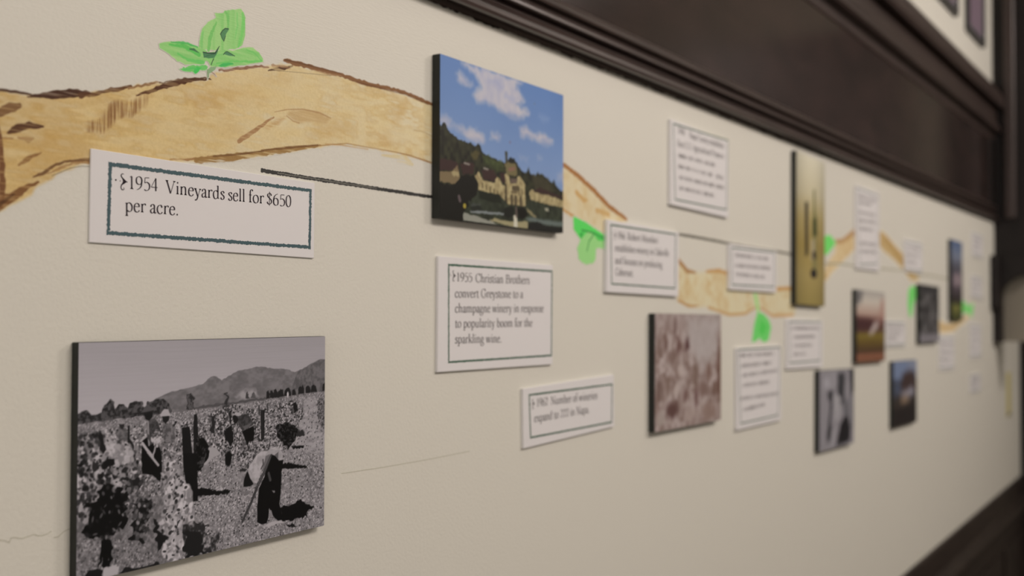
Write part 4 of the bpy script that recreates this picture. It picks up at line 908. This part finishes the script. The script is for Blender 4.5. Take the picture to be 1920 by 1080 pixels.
    cv.poly(P([(-0.002,.814),(.071,.805),(.117,.845),(.219,.862),(.235,.926),(.268,.955),(.293,.982),(.228,.993),(-0.001,.974)]), leafy(cv, .006, 88, 120, .5, 1.6), .002, .005)
    splat(cv, P([(-0.002,.814),(.071,.805),(.117,.845),(.219,.862),(.235,.926),(.268,.955),(.293,.982),(.228,.993),(-0.001,.974)]), 800, .0010, .0030, band(50, 156, .9), 44)
    cv.poly(P([(.016,.786),(.038,.768),(.033,.691),(.07,.652),(.081,.601),(.122,.624),(.154,.65),(.164,.691),(.154,.738),(.164,.789),(.139,.812),(.12,.836),(.111,.863),(.112,.955),(.099,.956),(.089,.905),(.076,.959),(.067,.956),(.079,.893),(.081,.821),(.053,.838),(.027,.813)]), g(13), .0042, .0045)
    cv.poly(P([(.084,.501),(.114,.501),(.118,.531),(.091,.546)]), g(20), .002, .005); cv.poly(P([(.05,.515),(.069,.508),(.065,.541),(.054,.549)]), g(40), .002, .005)
    cv.poly(P([(.169,.609),(.201,.6),(.225,.615),(.201,.664),(.185,.676),(.169,.653)]), g(30), .0035, .004)
    cv.poly(P([(.182,.705),(.242,.698),(.263,.742),(.251,.78),(.234,.796),(.239,.887),(.223,.893),(.207,.859),(.183,.843),(.178,.802),(.202,.778)]), g(20), .0042, .0045)
    cv.poly(P([(.259,.787),(.28,.797),(.288,.859),(.318,.887),(.301,.913),(.276,.937),(.268,.884)]), g(24), .0035, .004)
    COLU = P([(.299,.568),(.32,.541),(.341,.565),(.363,.61),(.377,.654),(.399,.705),(.406,.764),(.409,.817),(.418,.861),(.374,.891),(.383,.956),(.336,1.004),(.298,.963),(.301,.913),(.322,.888),(.284,.853),(.292,.789),(.309,.748),(.291,.683),(.291,.627)])
    cv.poly(COLU, leafy(cv, .008, 84, 128, .5, 2), .003, .005)
    splat(cv, COLU, 420, .003, .0095, band(86, 186, .6), 45, 2.8, soft=.5); splat(cv, COLU, 70, .002, .005, band(26, 60, 1), 46, 2, soft=.5)
    splat(cv, P([(.016,.786),(.038,.768),(.033,.691),(.07,.652),(.081,.601),(.122,.624),(.154,.65),(.164,.691),(.154,.738),(.164,.789),(.139,.812),(.12,.836),(.053,.838),(.027,.813)]), 46, .002, .006, band(20, 110, 2.4), 47, 3.4, soft=.5)
    splat(cv, P([(.161,.602),(.241,.608),(.267,.743),(.251,.8),(.227,.884),(.187,.853),(.17,.692)]), 110, .002, .006, band(40, 140, 1.3), 48, 2, soft=.5)
    cv.poly(P([(.383,.883),(.418,.881),(.45,.91),(.451,.995),(.379,1.001)]), leafy(cv, .005, 30, 80, .5, 3), .003, .006)
    cv.poly(P([(.375,.833),(.447,.85),(.456,.884),(.488,.923),(.516,.914),(.516,.973),(.507,1.003),(.457,1.005),(.377,.993)]), leafy(cv, .006, 40, 140, .5, 2.6), .003, .006)
    cv.poly(P([(.376,.864),(.438,.89),(.461,.959),(.452,1.004),(.377,.993)]), g(28), .004, .005)
    cv.poly(P([(.028,.964),(.065,.96),(.087,.972),(.084,1.009),(.018,.993)]), g(24), .002, .004); cv.poly(P([(.085,.971),(.11,.959),(.137,.957),(.141,.982),(.122,1.011),(.084,1.009)]), g(160), .002, .004); cv.poly(P([(.141,.992),(.164,.97),(.204,.996),(.244,.993),(.285,.99),(.281,1.014),(.204,1.011),(.149,1.004)]), g(28), .002, .004)
    # stooping picker in front
    cv.poly(P([(.716,.661),(.741,.584),(.767,.583),(.797,.619),(.79,.669),(.787,.76),(.78,.838),(.79,.886),(.808,.931),(.78,.931),(.748,.888),(.732,.85),(.729,.895),(.72,.922),(.697,.922),(.679,.906),(.679,.827),(.687,.74),(.711,.689)]), g(12), .0003)
    cv.stroke(P([(.729,.675),(.737,.71)]), .003, g(60)); cv.poly(P([(.745,.763),(.758,.768),(.759,.777),(.752,.776)]), g(110), .0002); cv.poly(P([(.731,.856),(.743,.864),(.749,.888),(.74,.886)]), g(120), .0003)
    cv.poly(P([(.637,.642),(.642,.621),(.662,.596),(.674,.576),(.695,.56),(.725,.562),(.741,.55),(.762,.545),(.781,.565),(.795,.59),(.795,.619),(.776,.62),(.762,.596),(.741,.581),(.726,.59),(.716,.628),(.7,.653),(.689,.685),(.675,.715),(.66,.707),(.65,.694),(.64,.67)]), leafy(cv, .006, 138, 162, .5, 2), .0003)
    cv.poly(P([(.715,.588),(.736,.583),(.726,.624),(.711,.649),(.695,.663),(.705,.626)]), g(96), .0006); cv.stroke(P([(.703,.603),(.705,.626),(.695,.647)]), .0016, g(70)); cv.poly(P([(.757,.59),(.775,.575),(.773,.609),(.765,.602)]), g(86), .0003)
    cv.poly(P([(.62,.672),(.627,.648),(.637,.653),(.646,.682),(.662,.714),(.645,.723),(.615,.721)]), g(18), .0003)
    cv.poly(P([(.587,.682),(.595,.659),(.612,.637),(.633,.634),(.63,.657),(.619,.688),(.616,.721),(.598,.705)]), leafy(cv, .004, 104, 140, .5, 2), .0003); cv.poly(P([(.598,.635),(.615,.63),(.632,.638),(.625,.648),(.605,.644)]), g(40), .0005)
    cv.poly(P([(.712,.929),(.738,.922),(.77,.921),(.788,.922),(.802,.939),(.77,.935),(.738,.943),(.718,.938)]), g(156), .0004)
    cv.stroke(P([(.74,.587),(.716,.65),(.68,.728),(.651,.805),(.614,.887)]), [.0024, .0034, .0032, .003, .0028], g(54)); cv.stroke(P([(.736,.597),(.711,.661),(.678,.73)]), .001, g(90), .7)

add_block((0.6999, 1.5921, 0.296, 0.1998, -0.0033), .009, 'black and white photo block of vineyard workers, large at lower left', .00062, vineyard)

def chateau(cv, P):
    v = cv.Y / cv.hm; u = cv.X / cv.wm
    a, b = np.array((84, 112, 158.)), np.array((116, 134, 168.))
    k = np.clip(v / .62, 0, 1)[..., None]
    cv.C[:] = a * (1 - k) + b * k
    cv.C += ((cv.noise(.05) - .5) * 5)[..., None]
    cl = np.zeros((cv.h, cv.w, 3)); q = np.clip(.6 * cv.noise(.02) + .5 * cv.noise(.008) - .05, 0, 1)[..., None]
    cl[:] = np.array((156, 152, 168)) * (1 - q) + np.array((186, 174, 172)) * q
    so = dict(rough=.003, rs=.007, soft=.005)
    cv.poly(P([(.148,.011),(.19,-0.007),(.262,.003),(.358,-0.001),(.463,-0.002),(.573,.001),(.641,.007),(.573,.049),(.611,.069),(.626,.114),(.649,.132),(.589,.171),(.641,.189),(.688,.184),(.68,.217),(.604,.261),(.537,.256),(.429,.239),(.358,.216),(.263,.219),(.233,.187),(.263,.148),(.297,.122),(.263,.074),(.223,.04),(.171,.035)]), cl, alpha=.95, **so)
    cv.poly(P([(.358,.071),(.442,.042),(.485,.072),(.471,.105),(.4,.089)]), (138, 140, 168), alpha=.6, **so); cv.poly(P([(.485,.125),(.573,.127),(.559,.161),(.485,.155)]), (140, 144, 172), alpha=.6, **so)
    cv.poly(P([(.116,.084),(.139,.07),(.177,.103),(.233,.13),(.184,.142),(.126,.125)]), cl, alpha=.9, **so)
    cv.poly(P([(-0.015,.377),(.034,.377),(.071,.39),(.083,.426),(.146,.404),(.179,.43),(.264,.415),(.318,.449),(.318,.484),(.192,.475),(.115,.433),(-0.015,.431)]), (160, 156, 168), alpha=.85, **so)
    cv.poly(P([(.172,.446),(.211,.423),(.264,.418),(.315,.453),(.291,.478),(.198,.468)]), cl, alpha=.9, **so)
    cv.poly(P([(.37,.413),(.415,.396),(.445,.418),(.408,.442),(.373,.437)]), cl, alpha=.9, **so)
    cv.poly(P([(.615,.34),(.634,.324),(.672,.311),(.719,.34),(.814,.323),(.9,.359),(.871,.384),(.719,.374),(.619,.367)]), cl, **so)
    cv.poly(P([(.608,.52),(.681,.51),(.673,.528),(.616,.535)]), (140, 146, 168), alpha=.6, **so); cv.poly(P([(.763,.486),(.797,.486),(.788,.504),(.763,.505)]), (150, 152, 170), alpha=.7, **so); cv.poly(P([(.944,.577),(1.007,.546),(1.007,.628),(.953,.622)]), (150, 152, 170), alpha=.7, **so)
    cv.poly(P([(.774,.207),(.871,.204),(.863,.225),(.798,.227)]), (124, 140, 172), alpha=.6, **so)
    hill = np.zeros((cv.h, cv.w, 3)); q = np.clip(cv.noise(.006) * 1.6 - .3, 0, 1)[..., None]
    hill[:] = np.array((30, 29, 23)) * (1 - q) + np.array((50, 49, 34)) * q
    cv.poly(P([(-0.017,.427),(.008,.438),(.024,.415),(.041,.42),(.054,.457),(.093,.478),(.127,.494),(.174,.502),(.201,.509),(.215,.494),(.226,.507),(.254,.513),(.268,.495),(.285,.498),(.296,.52),(.314,.547),(.372,.566),(.446,.578),(.499,.582),(.561,.551),(.585,.566),(.616,.611),(.665,.622),(.681,.578),(.707,.622),(.747,.625),(.768,.596),(.78,.613),(.801,.603),(.857,.631),(.9,.657),(.911,.626),(.927,.66),(.962,.688),(1.016,.715),(1.017,1.027),(-0.014,1.034)]), hill, .0012, .003)
    q = np.clip(cv.noise(.005) * 1.6 - .3, 0, 1)[..., None]
    cv.poly(P([(.307,.551),(.372,.569),(.454,.583),(.484,.593),(.477,.638),(.431,.654),(.38,.638),(.314,.607)]), np.array((52, 56, 34)) * (1 - q) + np.array((68, 74, 42)) * q, .002, .005, .002)
    cv.poly(P([(.222,.564),(.257,.545),(.285,.552),(.275,.584),(.236,.609)]), (74, 66, 40), .002, .004, .002); cv.poly(P([(.705,.629),(.797,.614),(.883,.653),(.936,.706),(.866,.736),(.747,.733)]), (66, 60, 44), .003, .006, .003, .7)
    roof = (54, 37, 34)
    for r in [[(-0.003,.643),(.068,.636),(.127,.643),(.138,.691),(.068,.703),(-0.003,.712)], [(.141,.645),(.188,.629),(.244,.627),(.247,.661),(.237,.695),(.161,.712)], [(.3,.661),(.343,.648),(.396,.645),(.42,.693),(.391,.725),(.315,.713)], [(.446,.658),(.484,.646),(.496,.712),(.462,.718)], [(.722,.736),(.78,.702),(.857,.717),(.998,.737),(.998,.758),(.866,.749)]]:
        cv.poly(P(r), roof, .001, .004)
    tan = np.zeros((cv.h, cv.w, 3)); q = cv.noise(.004)[..., None]
    tan[:] = np.array((132, 114, 80)) * (1 - q) + np.array((172, 154, 114)) * q
    cv.poly(P([(-0.006,.718),(.042,.713),(.088,.702),(.107,.673),(.124,.664),(.138,.709),(.144,.737),(.108,.783),(-0.003,.78)]), (112, 94, 68), .001, .004); cv.poly(P([(.081,.706),(.128,.699),(.138,.726),(.094,.733)]), (150, 132, 96), .001, .003)
    cv.poly(P([(.249,.709),(.279,.673),(.297,.701),(.315,.728),(.402,.727),(.42,.687),(.443,.696),(.462,.73),(.486,.733),(.486,.851),(.456,.852),(.447,.803),(.279,.796),(.276,.746)]), tan, .0008, .003)
    cv.poly(P([(.483,.658),(.515,.644),(.527,.711),(.585,.704),(.589,.657),(.609,.651),(.653,.698),(.659,.849),(.617,.853),(.508,.857)]), tan, .0008, .003)
    cv.poly(P([(.483,.585),(.507,.567),(.569,.57),(.586,.61),(.585,.654),(.5,.662)]), (104, 92, 62), .001, .003); cv.poly(P([(.53,.676),(.585,.673),(.585,.705),(.53,.71)]), (92, 76, 66), .0006, .003)
    cv.poly(P([(.485,.508),(.495,.5),(.505,.506),(.505,.581),(.49,.584)]), (58, 56, 42), .0006); cv.poly(P([(.505,.567),(.53,.535),(.565,.547),(.581,.57),(.538,.575)]), (30, 30, 26), .001)
    cv.poly(P([(.689,.747),(.718,.724),(.739,.74),(.789,.746),(.866,.745),(1.003,.767),(1.003,.815),(.857,.813),(.702,.8)]), tan, .0008, .003)
    for k in range(6):
        cv.stroke(P([(x, y) for x, y in [(.308,.747),(.309,.771)]]) if k == 0 else P([(x + k * .030, y + k * .0085) for x, y in [(.308,.747),(.309,.771)]]), .0028, (84, 70, 46), .9)
        cv.stroke(P([(x + k * .040, y + k * .017) for x, y in [(.739,.76),(.741,.792)]]), .0022, (104, 92, 62), .8)
    for a in [[(.554,.741),(.597,.738)], [(.542,.8),(.543,.85)], [(.574,.802),(.574,.846)], [(.617,.802),(.619,.846)]]: cv.stroke(P(a), .007, (74, 62, 46), .9)
    for a in [[(.538,.769),(.585,.765)], [(.605,.74),(.605,.778)], [(.625,.741),(.625,.776)]]: cv.stroke(P(a), .003, (90, 76, 54), .9)
    cv.stroke(P([(.494,.731),(.497,.849)]), .004, (66, 54, 38)); cv.stroke(P([(.522,.621),(.561,.608)]), .005, (120, 88, 72))
    for a in [[(.173,.638),(.209,.641)], [(.318,.646),(.35,.649)]]: cv.stroke(P(a), .0022, (132, 122, 112))
    lawn = np.zeros((cv.h, cv.w, 3)); q = cv.noise(.006)[..., None]; lawn[:] = np.array((36, 38, 30)) * (1 - q) + np.array((56, 60, 46)) * q
    cv.poly(P([(.203,.858),(.286,.798),(.447,.806),(.508,.857),(.657,.851),(.706,.8),(.857,.816),(1.007,.818),(1.008,1.028),(.163,1.004)]), lawn, .001, .004)
    cv.poly(P([(.279,.796),(.447,.803),(.462,.854),(.388,.857),(.287,.846)]), (30, 32, 24), .001)
    cv.poly(P([(.162,.948),(.203,.955),(.287,.966),(.388,.986),(.433,.999),(.563,1.005),(.508,1.007),(.388,1.007),(.273,1.001),(.166,1.001)]), (132, 128, 116), .0008); cv.poly(P([(.214,.933),(.259,.923),(.344,.922),(.481,.917),(.478,.931),(.316,.939),(.224,.945)]), (116, 118, 116), .0006)
    cv.poly(P([(.224,.885),(.294,.876),(.301,.905),(.224,.92)]), (60, 62, 56), .001)
    cv.poly(P([(.359,.977),(.403,.961),(.463,.965),(.555,.965),(.678,.951),(.678,1.003),(.586,1.005),(.501,.998)]), (142, 130, 98), .001, .003); cv.poly(P([(.558,.923),(.586,.92),(.591,1.005),(.559,1.006)]), (186, 176, 156), .0003)
    cv.poly(P([(.657,.925),(.714,.918),(.823,.926),(1.008,.919),(1.008,.956),(.823,.959),(.682,.948)]), (92, 98, 92), .001, .004, .002); cv.poly(P([(.682,.961),(.764,.945),(.832,.964),(1.008,.96),(1.008,1.014),(.781,1.009),(.682,1.006)]), (30, 30, 27), .001)
    cv.poly(P([(.665,.863),(.706,.881),(.756,.914),(.739,.922),(.682,.89)]), (124, 112, 82), .001); cv.poly(P([(.825,.837),(.857,.836),(.866,.858),(.832,.858)]), (150, 144, 124), .001)
    dk = (22, 21, 17)
    cv.poly(P([(-0.015,.79),(.042,.787),(.108,.783),(.148,.724),(.189,.709),(.244,.709),(.276,.746),(.276,.8),(.244,.852),(.21,.869),(.203,.905),(.176,.938),(.166,.951),(.168,1.015),(-0.014,1.017)]), dk, .002, .005)
    cv.poly(P([(.477,.883),(.539,.86),(.562,.885),(.554,.924),(.508,.948),(.481,.932)]), (28, 29, 24), .0015, .004); cv.poly(P([(.59,.869),(.625,.852),(.665,.873),(.678,.916),(.633,.94),(.594,.938)]), dk, .0015, .004); cv.poly(P([(.217,.903),(.301,.89),(.308,.919),(.224,.932)]), (34, 36, 30), .001, .004)
    cv.stroke(P([(.135,.855),(.142,.878)]), .005, (88, 74, 74)); cv.blob(*P([(.176,.908)])[0], .0032, .0032, (148, 130, 52)); cv.stroke(P([(.578,.871),(.582,.927)]), .004, (84, 70, 64))
    cv.blob(*P([(.526,.437)])[0], .0018, .002, (112, 104, 128)); cv.blob(*P([(.734,.127)])[0], .0016, .002, (96, 112, 140))
BT = .012
add_block((1.1928, 1.9307, 0.2958, 0.2004, -0.0048), BT, 'colour photo block of a stone mansion under blue sky and clouds', .0010, chateau)

def sepia(cv, P):
    n = .5 * cv.noise(.02, .012) + .5 * cv.noise(.008); k = np.clip(n * 2 - .5, 0, 1)[..., None]
    v = (cv.Y / cv.hm)[..., None]
    cv.C[:] = np.array((160, 142, 136)) * (1 - k) + np.array((118, 96, 88)) * k
    cv.poly(P([(.42, 0), (1, 0), (.97, .3), (.86, .46), (.6, .5), (.48, .3)]), (160, 147, 142), .01, .02, .02, .85)
    cv.poly(P([(0, 0), (.42, 0), (.4, .08), (.1, .1), (0, .2)]), (148, 130, 124), .006, .02, .02, .8)
    for x, y, rx, ry, c in [(.28, .12, .02, .1, (96, 72, 66)), (.14, .24, .03, .08, (104, 80, 72)), (.33, .28, .04, .07, (92, 64, 58)), (.46, .28, .035, .06, (74, 46, 44)), (.24, .36, .06, .05, (112, 90, 82)), (.07, .33, .04, .05, (110, 88, 80)),
                            (.58, .55, .04, .12, (108, 86, 76)), (.8, .52, .05, .08, (110, 84, 74)), (.97, .55, .03, .3, (92, 62, 52)), (.06, .65, .04, .1, (100, 78, 70)), (.44, .72, .04, .06, (104, 78, 72)), (.6, .76, .03, .1, (98, 70, 66)), (.7, .68, .05, .07, (108, 84, 76)), (.24, .84, .09, .07, (78, 52, 48)), (.18, .62, .03, .09, (112, 90, 80)), (.9, .7, .05, .07, (100, 76, 66)), (.36, .5, .04, .05, (168, 150, 142)), (.3, .66, .04, .05, (164, 146, 138)), (.5, .9, .1, .06, (150, 130, 122)), (.8, .9, .12, .08, (124, 100, 90)), (.08, .9, .06, .06, (150, 134, 126))]:
        cv.blob(x * cv.wm, y * cv.hm, rx * cv.wm, ry * cv.hm, c, .004, .008, .8, .85)
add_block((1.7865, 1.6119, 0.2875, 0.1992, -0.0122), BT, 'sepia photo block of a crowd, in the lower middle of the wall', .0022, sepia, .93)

def bottle(cv, P):
    v = (cv.Y / cv.hm)[..., None]; u = (cv.X / cv.wm)[..., None]
    st = [(0, (184, 172, 150)), (.25, (170, 156, 128)), (.42, (150, 130, 86)), (.6, (136, 114, 64)), (.8, (140, 120, 74)), (1, (128, 110, 64))]
    for i in range(3): cv.C[..., i] = np.interp(v[..., 0], [s[0] for s in st], [s[1][i] for s in st])
    cv.C *= .90 + .16 * np.sin(np.clip(u, 0, 1) * 3.14)
    cv.poly(P([(.29, .32), (.40, .31), (.40, .66), (.30, .68)]), (44, 38, 30), soft=.003)
    cv.poly(P([(.58, .22), (.64, .21), (.66, .34), (.72, .40), (.73, .78), (.54, .78), (.54, .42), (.58, .34)]), (112, 104, 66), soft=.004, alpha=.75)
    cv.poly(P([(.56, .42), (.70, .40), (.72, .52), (.56, .53)]), (58, 62, 34), soft=.004)
    cv.poly(P([(.60, .22), (.63, .22), (.64, .40), (.60, .40)]), (88, 88, 52), soft=.003)
    cv.poly(P([(.5, .56), (.62, .55), (.64, .68), (.5, .70)]), (152, 136, 108), soft=.003); cv.blob(.62 * cv.wm, .66 * cv.hm, .07 * cv.wm, .03 * cv.hm, (56, 48, 36)); cv.blob(.6 * cv.wm, .785 * cv.hm, .11 * cv.wm, .032 * cv.hm, (34, 30, 30))
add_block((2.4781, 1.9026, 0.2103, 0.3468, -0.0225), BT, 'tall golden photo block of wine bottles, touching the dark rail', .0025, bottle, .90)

def maroon(cv, P):
    v = (cv.Y / cv.hm)[..., None]
    st = [(0, (150, 140, 132)), (.15, (178, 164, 150)), (.32, (160, 132, 118)), (.42, (96, 62, 56)), (.55, (82, 58, 48)), (.62, (110, 92, 40)), (.72, (92, 72, 34)), (.85, (70, 50, 36)), (.9, (122, 78, 58)), (1, (104, 68, 50))]
    for i in range(3): cv.C[..., i] = np.interp(v[..., 0], [s[0] for s in st], [s[1][i] for s in st])
    cv.poly(P([(0, .38), (.5, .4), (.62, .46), (.4, .56), (0, .56)]), (64, 38, 38), soft=.01); cv.poly(P([(.42, .60), (.62, .44), (.78, .42), (.7, .52), (.5, .62)]), (168, 150, 144), soft=.008)
    cv.poly(P([(0, 0), (.22, 0), (.15, .16), (0, .2)]), (100, 94, 92), soft=.01); cv.poly(P([(.85, .1), (1, .1), (1, .4), (.8, .4)]), (150, 110, 98), soft=.01, alpha=.7)
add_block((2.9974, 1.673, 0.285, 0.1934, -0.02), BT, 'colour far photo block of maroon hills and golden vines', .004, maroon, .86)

def couple(cv, P):
    cv.C[:] = (128, 120, 122)
    for pts, c in [([(.5, .05), (.72, .04), (.7, .4), (.6, .48), (.5, .3)], (54, 52, 54)), ([(.22, .28), (.38, .25), (.4, .36), (.26, .38)], (44, 42, 44)), ([(.86, 0), (1, 0), (1, .3), (.9, .36)], (40, 38, 40)), ([(.1, .12), (.24, .06), (.28, .2), (.14, .24)], (150, 142, 144)),
                   ([(.3, .4), (.36, .4), (.26, .9), (.2, .9)], (44, 42, 44)), ([(.36, .3), (.6, .36), (.56, .64), (.44, .66)], (146, 138, 138)), ([(.66, .42), (.8, .4), (.84, .6), (.7, .62)], (92, 88, 90)), ([(.6, .68), (.8, .6), (.9, .8), (.86, .96), (.46, .98), (.5, .9)], (30, 28, 30)), ([(.24, .72), (.34, .7), (.3, .86), (.2, .86)], (36, 34, 36)), ([(.84, .4), (1, .36), (1, .8), (.9, .8)], (112, 106, 108)), ([(.34, .76), (.48, .74), (.42, .98), (.28, .98)], (136, 128, 130)), ([(.3, .02), (.46, .02), (.46, .24), (.32, .26)], (136, 128, 130))]:
        cv.poly(P(pts), c, .004, .01, .006)
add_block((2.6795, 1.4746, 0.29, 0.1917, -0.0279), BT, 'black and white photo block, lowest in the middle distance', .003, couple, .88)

def lone(cv, P):
    v = (cv.Y / cv.hm)[..., None]
    cv.C[:] = np.where(v < .3, np.array((104, 112, 134)), np.array((52, 44, 40)))
    for pts, c in [([(.36, .22), (.7, .14), (.94, .2), (1, .5), (.3, .55)], (58, 44, 42)), ([(.0, .28), (.3, .28), (.34, .5), (0, .55)], (66, 70, 84)), ([(.3, .5), (.8, .42), (.9, .52), (.5, .6)], (134, 128, 136)), ([(.3, .58), (.6, .54), (.62, .66), (.34, .68)], (126, 102, 82)), ([(0, .72), (1, .66), (1, 1), (0, 1)], (34, 29, 28)), ([(.6, .02), (1, 0), (1, .12), (.7, .14)], (120, 120, 132))]:
        cv.poly(P(pts), c, .004, .012, .012)
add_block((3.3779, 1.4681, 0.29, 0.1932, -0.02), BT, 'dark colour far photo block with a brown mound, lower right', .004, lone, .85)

def crowd(cv, P):
    k = np.clip(cv.noise(.02, .014) * 1.6 - .4, 0, 1)[..., None]
    cv.C[:] = np.array((38, 36, 36)) * (1 - k) + np.array((98, 92, 90)) * k
    cv.poly(P([(0, 0), (1, 0), (1, .14), (0, .12)]), (46, 44, 44), .006, .02, .01); cv.poly(P([(0, .86), (1, .84), (1, 1), (0, 1)]), (116, 108, 110), .003, .02, .01)
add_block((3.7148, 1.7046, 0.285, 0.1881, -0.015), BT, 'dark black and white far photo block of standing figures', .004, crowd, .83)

def tallfar(cv, P):
    v = (cv.Y / cv.hm)[..., None]
    st = [(0, (74, 86, 112)), (.2, (104, 106, 118)), (.35, (70, 66, 72)), (.5, (92, 80, 84)), (.62, (66, 56, 60)), (.74, (40, 34, 34)), (.82, (78, 80, 40)), (1, (56, 56, 30))]
    for i in range(3): cv.C[..., i] = np.interp(v[..., 0], [s[0] for s in st], [s[1][i] for s in st])
    cv.blob(.5 * cv.wm, .5 * cv.hm, .2 * cv.wm, .08 * cv.hm, (136, 116, 118), .01, .02, .8); cv.blob(.4 * cv.wm, .86 * cv.hm, .25 * cv.wm, .05 * cv.hm, (104, 98, 48), .01, .02, .8)
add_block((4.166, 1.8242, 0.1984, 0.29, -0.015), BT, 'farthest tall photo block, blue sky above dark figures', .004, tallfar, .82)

# ------------------------------------------------------------------ framed pictures high on the wall above the rail
def framed(cx, z0, w, h, label):
    root = empty('framed_picture', (cx, -.0004, z0))
    tag(root, label, 'picture', 'framed pictures above the upper rail')
    fw, d = .022, .018
    M_F = plain('dark_frame_wood', (42, 38, 38), .35, .5); M_S = plain('silver_frame_edge', (128, 124, 120), .3, .6); M_P = plain('mauve_picture', (112, 92, 100), .5, .3, grain=.25)
    for nm, a in [('frame_bottom', (-w / 2, w / 2, -d, 0, 0, fw)), ('frame_top', (-w / 2, w / 2, -d, 0, h - fw, h)), ('frame_side', (-w / 2, -w / 2 + fw, -d, 0, fw, h - fw)), ('frame_side', (w / 2 - fw, w / 2, -d, 0, fw, h - fw))]:
        link(nm, box_mesh(nm, *a, .003, 2), M_F, root)
    V, Fc = [], []
    for (a, b, c, e_) in [(-w / 2 + fw, w / 2 - fw, fw, fw + .012), (-w / 2 + fw, w / 2 - fw, h - fw - .012, h - fw), (-w / 2 + fw, -w / 2 + fw + .012, fw + .012, h - fw - .012), (w / 2 - fw - .012, w / 2 - fw, fw + .012, h - fw - .012)]:
        k = len(V); V += [(a, -.011, c), (b, -.011, c), (b, -.011, e_), (a, -.011, e_)]; Fc.append((k, k + 1, k + 2, k + 3))
    link('inner_edge', mesh('inner_edge', V, Fc), M_S, root)
    link('picture_print', box_mesh('picture_print', -w / 2 + fw, w / 2 - fw, -.010, -.002, fw, h - fw), M_P, root)
(x1, zz1), (x2, zz2) = [(4.404,2.7988),(4.7563,2.7955)]
framed((x1 + x2) / 2 + .01, (zz1 + zz2) / 2 + .0, x2 - x1, .62, 'dark framed mauve picture above the rail, nearest the far post')
(x3, zz3), (x4, zz4) = [(3.8758,2.7932),(4.2006,2.8075)]
framed((x3 + x4) / 2, (zz3 + zz4) / 2, x2 - x1, .62, 'dark framed picture above the rail, left of the other frame')
